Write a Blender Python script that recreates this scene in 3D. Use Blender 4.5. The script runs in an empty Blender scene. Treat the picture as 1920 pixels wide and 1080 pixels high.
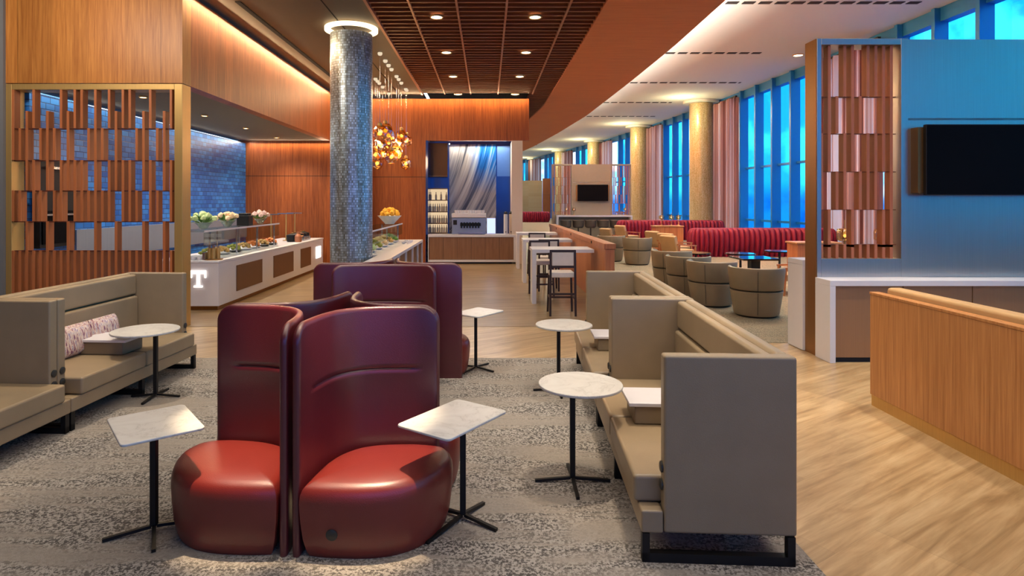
import bpy, bmesh, math, random
from math import sin, cos, pi, radians as R
from mathutils import Vector, Matrix
random.seed(7)
C = bpy.context.scene.collection
scene = bpy.context.scene

# ------------------------------------------------------------------ materials
def srgb(r, g, b):
    def f(c):
        c /= 255.0
        return c/12.92 if c <= .04045 else ((c+.055)/1.055)**2.4
    return (f(r), f(g), f(b), 1)

class NT:
    def __init__(s, name):
        s.m = bpy.data.materials.new(name); s.m.use_nodes = True
        s.t = s.m.node_tree; s.t.nodes.clear()
        s.out = s.n('ShaderNodeOutputMaterial')
    def n(s, typ, **kw):
        nd = s.t.nodes.new(typ)
        for k, v in kw.items(): setattr(nd, k, v)
        return nd
    def l(s, a, b): s.t.links.new(a, b)
    def val(s, inp, v):
        if hasattr(v, 'is_linked') or isinstance(v, bpy.types.NodeSocket): s.l(v, inp)
        else: inp.default_value = v
    def math(s, op, a, b=0.0, c=0.0):
        nd = s.n('ShaderNodeMath', operation=op)
        s.val(nd.inputs[0], a); s.val(nd.inputs[1], b); s.val(nd.inputs[2], c)
        return nd.outputs[0]
    def obj(s): return s.n('ShaderNodeTexCoord').outputs['Object']
    def mapping(s, vec, scale=(1,1,1), rot=(0,0,0), loc=(0,0,0)):
        nd = s.n('ShaderNodeMapping'); s.l(vec, nd.inputs[0])
        nd.inputs['Scale'].default_value = scale; nd.inputs['Rotation'].default_value = rot; nd.inputs['Location'].default_value = loc
        return nd.outputs[0]
    def noise(s, vec, scale=5, detail=3, rough=.55, dist=0):
        nd = s.n('ShaderNodeTexNoise'); s.l(vec, nd.inputs['Vector'])
        nd.inputs['Scale'].default_value = scale; nd.inputs['Detail'].default_value = detail
        nd.inputs['Roughness'].default_value = rough; nd.inputs['Distortion'].default_value = dist
        return nd.outputs['Fac']
    def ramp(s, fac, stops, interp='LINEAR'):
        nd = s.n('ShaderNodeValToRGB'); s.l(fac, nd.inputs[0]); cr = nd.color_ramp; cr.interpolation = interp
        while len(cr.elements) < len(stops): cr.elements.new(.5)
        for e, (p, c) in zip(cr.elements, stops): e.position = p; e.color = c
        return nd.outputs[0]
    def mix(s, fac, a, b, mode='MIX'):
        nd = s.n('ShaderNodeMix', data_type='RGBA', blend_type=mode)
        s.val(nd.inputs[0], fac); s.val(nd.inputs[6], a); s.val(nd.inputs[7], b)
        return nd.outputs[2]
    def sep(s, vec):
        nd = s.n('ShaderNodeSeparateXYZ'); s.l(vec, nd.inputs[0]); return nd.outputs
    def comb(s, x, y, z):
        nd = s.n('ShaderNodeCombineXYZ'); s.val(nd.inputs[0], x); s.val(nd.inputs[1], y); s.val(nd.inputs[2], z); return nd.outputs[0]
    def bump(s, h, strength=.3, dist=.01):
        nd = s.n('ShaderNodeBump'); s.l(h, nd.inputs['Height']); nd.inputs['Strength'].default_value = strength; nd.inputs['Distance'].default_value = dist
        return nd.outputs[0]
    def bsdf(s, col, rough=.5, metal=0, normal=None, spec=.5, emit=None, estr=0, coat=0, sheen=0, trans=0):
        p = s.n('ShaderNodeBsdfPrincipled')
        s.val(p.inputs['Base Color'], col); s.val(p.inputs['Roughness'], rough); s.val(p.inputs['Metallic'], metal)
        p.inputs['Specular IOR Level'].default_value = spec
        if normal: s.l(normal, p.inputs['Normal'])
        if emit is not None: s.val(p.inputs['Emission Color'], emit); p.inputs['Emission Strength'].default_value = estr
        p.inputs['Coat Weight'].default_value = coat
        p.inputs['Sheen Weight'].default_value = sheen
        p.inputs['Transmission Weight'].default_value = trans
        s.l(p.outputs[0], s.out.inputs[0]); return s.m

def plain(name, col, rough=.5, metal=0, spec=.5, var=.06, scale=9, coat=0):
    t = NT(name); n = t.noise(t.obj(), scale, 3)
    c = t.mix(n, tuple(x*(1-var) for x in col[:3])+(1,), tuple(min(1, x*(1+var)) for x in col[:3])+(1,))
    return t.bsdf(c, rough, metal, spec=spec, coat=coat)

def glow(name, col, strength):
    t = NT(name); n = t.noise(t.obj(), 2, 1)
    e = t.n('ShaderNodeEmission'); t.l(t.mix(n, col, tuple(x*.92 for x in col[:3])+(1,)), e.inputs[0]); e.inputs[1].default_value = strength
    t.l(e.outputs[0], t.out.inputs[0]); return t.m

def wood(name, c1, c2, axis='z', rough=.4, plank=.62, seam=True, grain=1.0, hseams=(), pv=.25):
    t = NT(name); o = t.obj()
    sc = {'z': (9*grain, 9*grain, .35), 'x': (.35, 9*grain, 9*grain), 'y': (9*grain, .35, 9*grain)}[axis]
    n = t.noise(t.mapping(o, sc), 3.2, 6, .62, .3)
    n2 = t.noise(t.mapping(o, tuple(x*4 for x in sc)), 3, 3, .5)
    f = t.math('ADD', t.math('MULTIPLY', n, .75), t.math('MULTIPLY', n2, .25))
    col = t.ramp(f, [(.3, c1), (.7, c2)])
    if plank:
        x, y, z = t.sep(o)
        u = t.math('DIVIDE', t.math('ADD', x, y), plank) if axis == 'z' else t.math('DIVIDE', z, plank)
        w = t.n('ShaderNodeTexWhiteNoise', noise_dimensions='1D'); t.l(t.math('FLOOR', u), w.inputs['W'])
        k = t.math('ADD', t.math('MULTIPLY', w.outputs[0], pv), 1-pv/2)
        kk = t.comb(k, k, k)
        col = t.mix(1.0, col, kk, 'MULTIPLY')
        if seam:
            fr = t.math('FRACT', t.math('DIVIDE', u, 4.0))
            s = t.math('LESS_THAN', fr, .0028)
            for hz in hseams:
                d = t.math('LESS_THAN', t.math('ABSOLUTE', t.math('SUBTRACT', z, hz)), .012)
                s = t.math('MAXIMUM', s, d)
            col = t.mix(t.math('MULTIPLY', s, .7), col, (.02, .008, .004, 1))
    return t.bsdf(col, rough, 0, t.bump(n2, .05, .002), spec=.4)

def leather(name, col, rough=.4, scale=160, spec=.5, bs=.12):
    t = NT(name); o = t.obj()
    v = t.n('ShaderNodeTexVoronoi'); t.l(o, v.inputs['Vector']); v.inputs['Scale'].default_value = scale
    n = t.noise(o, 5, 3)
    c = t.mix(n, tuple(x*.86 for x in col[:3])+(1,), tuple(min(1, x*1.12) for x in col[:3])+(1,))
    return t.bsdf(c, rough, 0, t.bump(v.outputs['Distance'], bs, .003), spec=spec)

def marble(name):
    t = NT(name); o = t.obj()
    n = t.noise(o, 3.5, 8, .65, 1.5)
    c = t.ramp(n, [(.40, srgb(206,205,200)), (.485, srgb(199,197,192)), (.5, srgb(182,180,174)), (.515, srgb(201,199,194)), (.7, srgb(212,211,206))])
    return t.bsdf(c, .35, 0)

def carpet(name, dark, light, stripe=True, ang=.06):
    t = NT(name); o = t.obj()
    b = t.noise(t.mapping(o, (.45, 2.0, 1), (0, 0, ang)), 1.7, 4, .6, .4)
    b2 = t.noise(t.mapping(o, (.9, 14, 1), (0, 0, ang)), 2.0, 3, .6)
    sp = t.noise(o, 58, 2, .7)
    band = t.math('ADD', t.math('MULTIPLY', b, .72), t.math('MULTIPLY', b2, .28))
    k = t.ramp(band, [(.44, (0,0,0,1)), (.56, (1,1,1,1))])
    speck = t.ramp(sp, [(.45, dark), (.55, light)])
    flat = t.mix(b2, tuple(x*.5+y*.5 for x, y in zip(dark, light)), tuple(x*c for x, c in zip(light[:3], (.86,.80,.72)))+(1,))
    kk = t.math('MULTIPLY', k, .9)
    col = t.mix(kk, speck, flat)
    fine = t.noise(o, 220, 2, .7)
    col = t.mix(.22, col, t.ramp(fine, [(.4, tuple(x*.55 for x in light[:3])+(1,)), (.6, light)]))
    return t.bsdf(col, .95, 0, t.bump(fine, .6, .01), spec=.1)

def stone(name, dk=1.0, rot=-33):
    t = NT(name); o = t.obj()
    m = t.mapping(o, (1, 1, 1), (0, 0, R(rot)))
    v = t.noise(t.mapping(m, (.55, 4.2, 1)), 2.0, 7, .62, .6)
    v2 = t.noise(t.mapping(m, (.4, 11, 1)), 2.0, 5, .6, .5)
    f = t.math('ADD', t.math('MULTIPLY', v, .62), t.math('MULTIPLY', v2, .38))
    c = t.ramp(f, [(.3, srgb(118,92,62)), (.45, srgb(158,131,96)), (.55, srgb(178,152,116)), (.72, srgb(202,180,146))])
    x, y, z = t.sep(m)
    row = t.math('FLOOR', t.math('DIVIDE', y, .6))
    w = t.n('ShaderNodeTexWhiteNoise', noise_dimensions='2D')
    xo = t.math('ADD', t.math('DIVIDE', x, 1.2), t.math('MULTIPLY', row, .37))
    t.l(t.comb(t.math('FLOOR', xo), row, 0.0), w.inputs['Vector'])
    k = t.math('ADD', t.math('MULTIPLY', w.outputs[0], .2), .88)
    c = t.mix(1.0, c, t.comb(k, k, k), 'MULTIPLY')
    j = t.math('MAXIMUM', t.math('LESS_THAN', t.math('FRACT', t.math('DIVIDE', y, .6)), .006), t.math('LESS_THAN', t.math('FRACT', xo), .003))
    c = t.mix(t.math('MULTIPLY', j, .4), c, srgb(120,98,72))
    c = t.mix(1.0, c, (dk, dk*.97, dk*.9, 1), 'MULTIPLY')
    return t.bsdf(c, .3, 0, spec=.45)

def tilewall(name):
    t = NT(name); x, y, z = t.sep(t.obj())
    b = t.n('ShaderNodeTexBrick'); t.l(t.comb(y, z, 0.0), b.inputs['Vector'])
    b.inputs['Scale'].default_value = 1; b.inputs['Brick Width'].default_value = .21; b.inputs['Row Height'].default_value = .105
    b.inputs['Mortar Size'].default_value = .008; b.inputs['Mortar Smooth'].default_value = .3; b.inputs['Bias'].default_value = 0
    b.inputs['Color1'].default_value = srgb(22,88,170); b.inputs['Color2'].default_value = srgb(58,138,216); b.inputs['Mortar'].default_value = srgb(30,66,120)
    return t.bsdf(b.outputs['Color'], .3, .1, t.bump(b.outputs['Fac'], .6, -.02))

def mosaic(name, rad, cols, metal=.85):
    t = NT(name); o = t.obj(); x, y, z = t.sep(o)
    u = t.math('MULTIPLY', t.math('ARCTAN2', y, x), rad)
    uv = t.comb(u, z, 0.0)
    b = t.n('ShaderNodeTexBrick', offset=0.0); t.l(uv, b.inputs['Vector'])
    b.inputs['Scale'].default_value = 1; b.inputs['Brick Width'].default_value = .03; b.inputs['Row Height'].default_value = .045
    b.inputs['Mortar Size'].default_value = .0045; b.inputs['Mortar Smooth'].default_value = .1
    b.inputs['Color1'].default_value = (0,0,0,1); b.inputs['Color2'].default_value = (1,1,1,1); b.inputs['Mortar'].default_value = (.5,.5,.5,1)
    s = t.noise(t.comb(t.math('MULTIPLY', u, 7.0), t.math('MULTIPLY', z, .5), 0.0), 1.6, 4, .7)
    f = t.math('ADD', t.math('MULTIPLY', s, .6), t.math('MULTIPLY', b.outputs['Color'], .4))
    c = t.ramp(f, [(.25, cols[0]), (.45, cols[1]), (.6, cols[2]), (.75, cols[3])])
    c = t.mix(t.math('MULTIPLY', b.outputs['Fac'], .6), c, (.06,.06,.065,1))
    return t.bsdf(c, .32, metal, t.bump(t.math('SUBTRACT', b.outputs['Color'], t.math('MULTIPLY', b.outputs['Fac'], 1.5)), .5, .01))

def brushed(name, c, rough=.38, metal=.9, axis=(60, 60, .6)):
    t = NT(name); n = t.noise(t.mapping(t.obj(), axis), 2, 3)
    col = t.mix(n, tuple(x*.85 for x in c[:3])+(1,), tuple(min(1, x*1.1) for x in c[:3])+(1,))
    return t.bsdf(col, rough, metal)

def glassm(name, tint, gloss=.12, rough=.02):
    t = NT(name); n = t.noise(t.obj(), .6, 1)
    a = t.n('ShaderNodeBsdfTransparent'); t.l(t.mix(n, tint, tuple(x*.93 for x in tint[:3])+(1,)), a.inputs[0])
    g = t.n('ShaderNodeBsdfGlossy'); g.inputs['Roughness'].default_value = rough
    m = t.n('ShaderNodeMixShader'); m.inputs[0].default_value = gloss
    t.l(a.outputs[0], m.inputs[1]); t.l(g.outputs[0], m.inputs[2]); t.l(m.outputs[0], t.out.inputs[0]); return t.m

def curtainm(name):
    t = NT(name); x, y, z = t.sep(t.obj())
    n = t.noise(t.comb(t.math('MULTIPLY', x, 1.0), t.math('MULTIPLY', y, 1.6), 0.0), 1.6, 3, .75)
    c = t.ramp(n, [(.40, srgb(112,70,64)), (.46, srgb(160,118,110)), (.53, srgb(192,164,160)), (.58, srgb(226,226,236))])
    d = t.n('ShaderNodeBsdfDiffuse'); t.l(c, d.inputs[0])
    tr = t.n('ShaderNodeBsdfTranslucent'); t.l(c, tr.inputs[0])
    m = t.n('ShaderNodeMixShader'); m.inputs[0].default_value = .4
    t.l(d.outputs[0], m.inputs[1]); t.l(tr.outputs[0], m.inputs[2]); t.l(m.outputs[0], t.out.inputs[0]); return t.m

def pillowm(name):
    t = NT(name); o = t.obj()
    n = t.noise(t.mapping(o, (26, 26, 5)), 2, 4, .7, .3)
    c = t.ramp(n, [(.30, srgb(70,50,100)), (.40, srgb(140,84,110)), (.47, srgb(208,176,160)), (.54, srgb(232,216,200)), (.61, srgb(120,108,160)), (.68, srgb(190,140,130)), (.8, srgb(230,222,214))])
    return t.bsdf(c, .9, spec=.1)

def artm(name):
    t = NT(name); o = t.obj(); x, y, z = t.sep(o)
    # curved streaks sweeping from upper right to lower left
    zz = t.math('DIVIDE', t.math('SUBTRACT', z, 1.0), 2.9)
    cur = t.math('MULTIPLY', t.math('POWER', t.math('SUBTRACT', 1.0, zz), 2.0), .75)
    u = t.math('ADD', x, cur)
    n = t.noise(t.comb(t.math('MULTIPLY', u, 3.2), t.math('MULTIPLY', z, .12), 0.0), 1.5, 4, .6)
    n2 = t.noise(t.comb(t.math('MULTIPLY', u, 12), t.math('MULTIPLY', z, .2), 3.0), 1.2, 4, .6)
    f = t.math('ADD', t.math('MULTIPLY', n, .7), t.math('MULTIPLY', n2, .3))
    c = t.ramp(f, [(.38, srgb(22,20,22)), (.44, srgb(90,92,98)), (.50, srgb(160,152,142)), (.58, srgb(186,176,160)), (.68, srgb(214,208,200))])
    blue = t.ramp(f, [(.40, srgb(14,50,110)), (.5, srgb(34,116,190)), (.60, srgb(180,200,215))])
    k = t.ramp(zz, [(.1, (0,0,0,1)), (.4, (1,1,1,1))])
    k2 = t.ramp(t.math('ADD', x, 1.0), [(.35, (0,0,0,1)), (.75, (1,1,1,1))])
    c = t.mix(t.math('MULTIPLY', k, k2), c, blue)
    return t.bsdf(c, .25, .2)

MAT = {}
MAT['panelwood'] = wood('vertical grain wood', srgb(120,56,22), srgb(186,104,50), 'z', .42, .33, True, 1.0, (2.72,))
MAT['screenwood'] = wood('amber veneer', srgb(150,84,32), srgb(206,138,66), 'z', .4, .55)
MAT['railwood'] = plain('dark rail wood', srgb(96,40,22), .6)
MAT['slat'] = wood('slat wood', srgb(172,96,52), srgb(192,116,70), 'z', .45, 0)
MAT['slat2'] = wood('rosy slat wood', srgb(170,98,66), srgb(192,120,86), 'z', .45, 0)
MAT['benchwood'] = wood('bench wood', srgb(152,94,48), srgb(206,148,92), 'z', .4, .4, False, 1.6, (), .08)
MAT['dividerwood'] = wood('divider wood', srgb(156,86,48), srgb(204,134,84), 'z', .42, .5, True)
MAT['ceilslat'] = wood('ceiling slat wood', srgb(112,60,34), srgb(156,92,58), 'x', .5, 0)
MAT['copper'] = plain('copper strip', srgb(176,112,78), .45, .2)
MAT['terracotta'] = wood('terracotta veneer', srgb(196,104,52), srgb(218,128,70), 'x', .55, .7, False, .5, (), .06)
MAT['brass'] = brushed('brushed brass', srgb(206,166,100), .42, .6)
MAT['slatshade'] = wood('shadowed board wood', srgb(138,74,34), srgb(158,90,44), 'z', .5, 0)  # slat wood darkened, shade between the boards put into the colour
MAT['greypanel'] = plain('warm grey panel', srgb(148,138,120), .5, .2)
MAT['canopy'] = glow('chrome canopy glow', srgb(255,232,196), .9)  # emission stands in for light caught by the chrome canopies
MAT['cabinetbronze'] = brushed('bronze cabinet door', srgb(160,118,80), .45, .25)
MAT['splash'] = brushed('steel splashback', srgb(142,148,160), .4, .4, (.6, 40, .6))
MAT['bronze'] = brushed('brushed bronze', srgb(150,108,62), .4, .85)
MAT['steelpanel'] = brushed('satin metal panel', srgb(186,180,172), .30, .92)
MAT['bronzepanel'] = brushed('satin bronze panel', srgb(142,116,88), .5, .3)
MAT['greyceil'] = plain('taupe ceiling panel', srgb(104,90,70), .6)
MAT['darkceil'] = plain('plenum', srgb(38,24,16), .9)
MAT['soffit'] = plain('taupe soffit', srgb(120,112,92), .7)
MAT['whiteceil'] = plain('white ceiling', srgb(208,212,204), .85, var=.02)
MAT['black'] = plain('black metal', srgb(22,21,22), .5, .3)
MAT['slotblack'] = plain('slot black', srgb(10,9,9), .9)
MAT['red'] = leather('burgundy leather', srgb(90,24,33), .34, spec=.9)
MAT['redlit'] = leather('lit burgundy leather', srgb(124,38,31), .36, spec=.8)  # same burgundy leather, lightened to put the lamplight into the colour
MAT['taupe'] = leather('taupe vinyl', srgb(150,130,102), .42, 190)
MAT['taupedark'] = leather('tub chair vinyl', srgb(134,117,92), .5, 190)
MAT['tan'] = leather('tan upholstery', srgb(186,148,100), .55, 190)
MAT['velvet'] = leather('red velvet', srgb(118,15,40), .6, 60, .3)
MAT['marble'] = marble('white marble')
MAT['quartz'] = plain('white quartz', srgb(218,215,219), .35, var=.02)
MAT['carpet'] = carpet('striped grey carpet', srgb(52,49,47), srgb(186,178,168))
MAT['carpet2'] = carpet('taupe carpet', srgb(92,82,68), srgb(160,146,122))
MAT['stone'] = stone('travertine floor')
MAT['brownfloor'] = stone('brown veined floor', .62, -12)
MAT['tile'] = tilewall('glazed blue tile')
MAT['mosaic'] = mosaic('mirror mosaic', .4, [srgb(120,116,96), srgb(160,166,168), srgb(186,200,210), srgb(226,236,242)], .7)
MAT['goldmosaic'] = mosaic('gold mosaic', .62, [srgb(190,172,104), srgb(218,204,146), srgb(234,224,176), srgb(246,240,208)], .4)
MAT['curtain'] = curtainm('sheer striped curtain')
MAT['pillow'] = pillowm('streaky weave')
MAT['art'] = artm('agate glass')
MAT['blueglass'] = plain('blue back painted glass', srgb(36,66,140), .15, .2, coat=.6, var=.25, scale=1.5)
MAT['lightblueglass'] = plain('pale blue glass', srgb(92,132,190), .15, .2, coat=.6)
MAT['window'] = glassm('blue tinted glass', (.03, .62, .98, 1), .08)
MAT['fin'] = plain('blue mullion', srgb(24,112,176), .35, .3)
MAT['glass'] = glassm('clear glass', (.86, .93, .90, 1), .16)
MAT['amber'] = glassm('amber glass', (.95, .62, .22, 1), .3, .08)
MAT['tv'] = plain('tv screen', srgb(13,12,15), .5, 0, spec=.04)
MAT['gloss'] = plain('dark gloss top', srgb(16,16,20), .1, 0, coat=.5)
MAT['wallgrey'] = plain('grey paint', srgb(120,118,116), .7)
MAT['cream'] = plain('cream wall', srgb(222,202,182), .6, var=.03)
MAT['brown'] = brushed('brown inset panel', srgb(118,84,58), .5, .3)
MAT['doorpanel'] = wood('cabinet door', srgb(120,84,58), srgb(150,110,80), 'z', .45, 0)
MAT['lamp'] = glow('lamp lens', srgb(255,238,205), 9)
MAT['sign'] = glow('lit sign', srgb(255,244,232), 2.6)
MAT['ring'] = glow('light ring', srgb(255,226,178), 3)
MAT['bulb'] = glow('filament', srgb(255,190,90), 12)
MAT['softbulb'] = glow('soft bulb', srgb(255,214,150), 3)
MAT['shelflight'] = glow('backlit shelf panel', srgb(255,222,178), .85)
MAT['screenlit'] = glow('menu screen', srgb(190,205,255), 1.6)
MAT['chairseat'] = leather('pale stool seat', srgb(214,204,194), .5)
MAT['darkwood'] = plain('dark stool wood', srgb(48,30,24), .45)
MAT['machine'] = plain('brushed machine steel', srgb(150,160,176), .35, .6)
MAT['window8'] = glassm('pale blue glass', (.26, .60, 1.0, 1), .08)
MAT['chrome'] = plain('chrome', srgb(200,200,205), .2, .95)
MAT['green'] = plain('leaves', srgb(96,140,52), .6, var=.4, scale=40)
MAT['greenwhite'] = plain('pale hydrangea', srgb(196,214,150), .7, var=.25, scale=40)
MAT['peach'] = plain('peach petals', srgb(244,206,160), .7, var=.2, scale=40)
MAT['pink'] = plain('pink petals', srgb(238,196,180), .7, var=.25, scale=40)
MAT['orange'] = plain('orange petals', srgb(244,176,48), .7, var=.25, scale=40)
MAT['food1'] = plain('salad', srgb(150,150,60), .6, var=.6, scale=60)
MAT['food2'] = plain('pastry', srgb(206,160,90), .6, var=.5, scale=60)
MAT['food3'] = plain('fruit', srgb(214,120,50), .6, var=.5, scale=60)
MAT['socket'] = plain('dark socket', srgb(52,50,44), .4)
MAT['mauve'] = leather('mauve upholstery', srgb(96,60,72), .5)
MAT['bottle'] = plain('bottle', srgb(196,178,160), .3, var=.4, scale=20)
MAT['bottle2'] = plain('dark bottle', srgb(74,64,84), .3, var=.4, scale=20)
MAT['lounger'] = leather('dark stool', srgb(58,52,46), .6)

# ------------------------------------------------------------------ mesh builder
class MB:
    def __init__(s): s.v = []; s.f = []
    def add(s, vs, fs):
        b = len(s.v); s.v += [tuple(v) for v in vs]; s.f += [tuple(i+b for i in f) for f in fs]; return s
    def box(s, x0, x1, y0, y1, z0, z1):
        v = [(x0,y0,z0),(x1,y0,z0),(x1,y1,z0),(x0,y1,z0),(x0,y0,z1),(x1,y0,z1),(x1,y1,z1),(x0,y1,z1)]
        return s.add(v, [(0,3,2,1),(4,5,6,7),(0,1,5,4),(1,2,6,5),(2,3,7,6),(3,0,4,7)])
    def lathe(s, prof, seg=24, c=(0,0,0), cap=True):
        n = len(prof); vs = []
        for r, z in prof:
            for k in range(seg):
                a = 2*pi*k/seg; vs.append((c[0]+r*cos(a), c[1]+r*sin(a), c[2]+z))
        fs = []
        for i in range(n-1):
            for k in range(seg):
                k2 = (k+1) % seg
                fs.append((i*seg+k, i*seg+k2, (i+1)*seg+k2, (i+1)*seg+k))
        if cap:
            fs.append(tuple(reversed(range(seg)))); fs.append(tuple((n-1)*seg+k for k in range(seg)))
        return s.add(vs, fs)
    def cyl(s, p, r, z0, z1, seg=16): return s.lathe([(r, z0), (r, z1)], seg, (p[0], p[1], 0))
    def tube(s, pts, r, seg=8):
        pts = [Vector(p) for p in pts]; vs = []; n = len(pts)
        for i, p in enumerate(pts):
            d = (pts[min(i+1, n-1)]-pts[max(i-1, 0)]).normalized()
            a = d.cross(Vector((0,0,1)) if abs(d.z) < .95 else Vector((1,0,0))).normalized(); b = d.cross(a)
            rr = r[i] if isinstance(r, (list, tuple)) else r
            for k in range(seg):
                t = 2*pi*k/seg; vs.append(p + (a*cos(t)+b*sin(t))*rr)
        fs = []
        for i in range(n-1):
            for k in range(seg):
                k2 = (k+1) % seg; fs.append((i*seg+k, i*seg+k2, (i+1)*seg+k2, (i+1)*seg+k))
        fs.append(tuple(reversed(range(seg)))); fs.append(tuple((n-1)*seg+k for k in range(seg)))
        return s.add(vs, fs)
    def bar(s, a, b, w, h):
        a = Vector(a); b = Vector(b); d = (b-a).normalized()
        up = Vector((0,0,1)) if abs(d.z) < .9 else Vector((0,1,0))
        x = d.cross(up).normalized()*w/2; y = x.normalized().cross(d)*h/2
        vs = [a-x-y, a+x-y, a+x+y, a-x+y, b-x-y, b+x-y, b+x+y, b-x+y]
        return s.add(vs, [(0,3,2,1),(4,5,6,7),(0,1,5,4),(1,2,6,5),(2,3,7,6),(3,0,4,7)])
    def prism(s, poly, z0, z1):
        n = len(poly)
        vs = [(x,y,z0) for x, y in poly]+[(x,y,z1) for x, y in poly]
        fs = [tuple(reversed(range(n))), tuple(range(n, 2*n))]+[(i, (i+1) % n, n+(i+1) % n, n+i) for i in range(n)]
        return s.add(vs, fs)
    def prismxz(s, poly, y0, y1):
        n = len(poly)
        vs = [(x,y0,z) for x, z in poly]+[(x,y1,z) for x, z in poly]
        fs = [tuple(range(n)), tuple(reversed(range(n, 2*n)))]+[(i, n+i, n+(i+1) % n, (i+1) % n) for i in range(n)]
        return s.add(vs, fs)
    def rings(s, rings, capb=True, capt=True, closed=True):
        n = len(rings[0]); vs = [p for r in rings for p in r]; fs = []
        for i in range(len(rings)-1):
            for k in range(n if closed else n-1):
                k2 = (k+1) % n; fs.append((i*n+k, i*n+k2, (i+1)*n+k2, (i+1)*n+k))
        if capb: fs.append(tuple(reversed(range(n))))
        if capt: fs.append(tuple((len(rings)-1)*n+k for k in range(n)))
        return s.add(vs, fs)
    def ico(s, c, r, sub=2, sq=(1,1,1), jit=0):
        bm = bmesh.new(); bmesh.ops.create_icosphere(bm, subdivisions=sub, radius=r)
        vs = [(c[0]+v.co.x*sq[0]*(1+random.uniform(-jit, jit)), c[1]+v.co.y*sq[1]*(1+random.uniform(-jit, jit)), c[2]+v.co.z*sq[2]*(1+random.uniform(-jit, jit))) for v in bm.verts]
        fs = [tuple(v.index for v in f.verts) for f in bm.faces]; bm.free()
        return s.add(vs, fs)

def build(name, mb, mat, parent=None, bevel=0, segs=2, smooth=True, ang=35, label=None):
    me = bpy.data.meshes.new(name); me.from_pydata(mb.v, [], mb.f); me.validate(); me.update()
    bm = bmesh.new(); bm.from_mesh(me); bmesh.ops.recalc_face_normals(bm, faces=bm.faces); bm.to_mesh(me); bm.free()
    me.materials.append(MAT[mat] if isinstance(mat, str) else mat)
    o = bpy.data.objects.new(name, me); C.objects.link(o)
    if parent: o.parent = parent
    if bevel:
        b = o.modifiers.new('bevel', 'BEVEL'); b.width = bevel; b.segments = segs; b.limit_method = 'ANGLE'; b.angle_limit = R(ang); b.harden_normals = True
        me.shade_smooth()
    elif smooth: me.shade_smooth(); me.set_sharp_from_angle(angle=R(ang))
    if label: o['label'] = label
    return o

def tag(o, label, cat, group=None):
    o['label'] = label; o['category'] = cat
    if group: o['group'] = group
    return o
def thing(name, label, cat, loc=(0,0,0), rz=0, group=None):
    o = bpy.data.objects.new(name, None); C.objects.link(o); o.empty_display_size = .1
    o.location = loc; o.rotation_euler = (0, 0, rz)
    return tag(o, label, cat, group)
def solo(name, mb, mat, label, cat, loc=(0,0,0), rz=0, group=None, **kw):
    o = build(name, mb, mat, None, **kw); o.location = loc; o.rotation_euler = (0, 0, rz)
    return tag(o, label, cat, group)
def struct(name, mb, mat, parent=None, **kw):
    o = build(name, mb, mat, parent, **kw); o['kind'] = 'structure'; return o
def dup(root, loc, rz, label, group=None, scale=None):
    def cp(o, par):
        c = o.copy(); C.objects.link(c)
        if par: c.parent = par
        for ch in [x for x in o.children]: cp(ch, c)
        return c
    r = cp(root, None); r.location = loc; r.rotation_euler = (0, 0, rz); r['label'] = label
    if group: r['group'] = group
    if scale: r.scale = scale
    return r

def catmull(pts, n=6):
    out = []; P = [pts[0]]+list(pts)+[pts[-1]]
    for i in range(1, len(P)-2):
        for k in range(n):
            t = k/n; p0, p1, p2, p3 = P[i-1], P[i], P[i+1], P[i+2]
            out.append(tuple(.5*((2*b)+(-a+c)*t+(2*a-5*b+4*c-d)*t*t+(-a+3*b-3*c+d)*t**3) for a, b, c, d in zip(p0, p1, p2, p3)))
    out.append(tuple(pts[-1])); return out

# ------------------------------------------------------------------ camera
F = 1150.0; EYE = 1.95
cam = bpy.data.cameras.new('camera'); co = bpy.data.objects.new('camera', cam); C.objects.link(co)
co.location = (0, 0, EYE); co.rotation_euler = (pi/2, 0, 0)
cam.sensor_width = 36; cam.lens = F/1920*36; cam.shift_x = (960-914)/1920; cam.shift_y = -(540-378)/1920
cam.clip_end = 400; scene.camera = co

# ------------------------------------------------------------------ the setting
struct('floor', MB().box(-12, 14.5, -8, 92, -.2, 0), 'stone')
struct('floor.001', MB().box(-7.4, 1.76, -8, 7.63, 0, .006), 'carpet', smooth=False)
struct('floor.003', MB().box(-7.2, 2.3, 9.55, 19.2, 0, .004), 'brownfloor', smooth=False)
loungepoly = [(2.3, 8.5), (13.1, 8.25), (13.1, 31), (12.4, 42), (10.4, 56), (8, 66), (5, 78), (2.3, 84)]
struct('floor.002', MB().prism(loungepoly, 0, .006), 'carpet2', smooth=False)

# wood box on the left: screen bay, fascia, soffit, alcove
ZS = 9.42; XP = -4.686
struct('wall_left', MB().box(-7.42, XP, ZS, ZS+.27, 3.77, 5.9), 'screenwood')
struct('wall_left.001', MB().box(-9.5, -7.4, ZS-.05, ZS+.5, 0, 5.9), 'wallgrey')
struct('trim_1', MB().box(XP-.22, XP, ZS+.27, 18.9, 3.77, 5.21), 'panelwood')          # long fascia over the buffet
struct('ceiling', MB().box(-7.5, XP-.22, ZS+.27, 18.5, 3.77, 3.9), 'soffit')
struct('wall_left.002', MB().box(-7.5, -7.26, ZS+.3, 18.5, 0, 3.7), 'tile')
struct('trim_2', MB().box(-7.26, -7.20, 10.75, 18.35, .9, 1.45), 'splash')
struct('wall_back', MB().box(-7.5, -3.6, 18.42, 18.6, 0, 3.77), 'panelwood')
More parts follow.
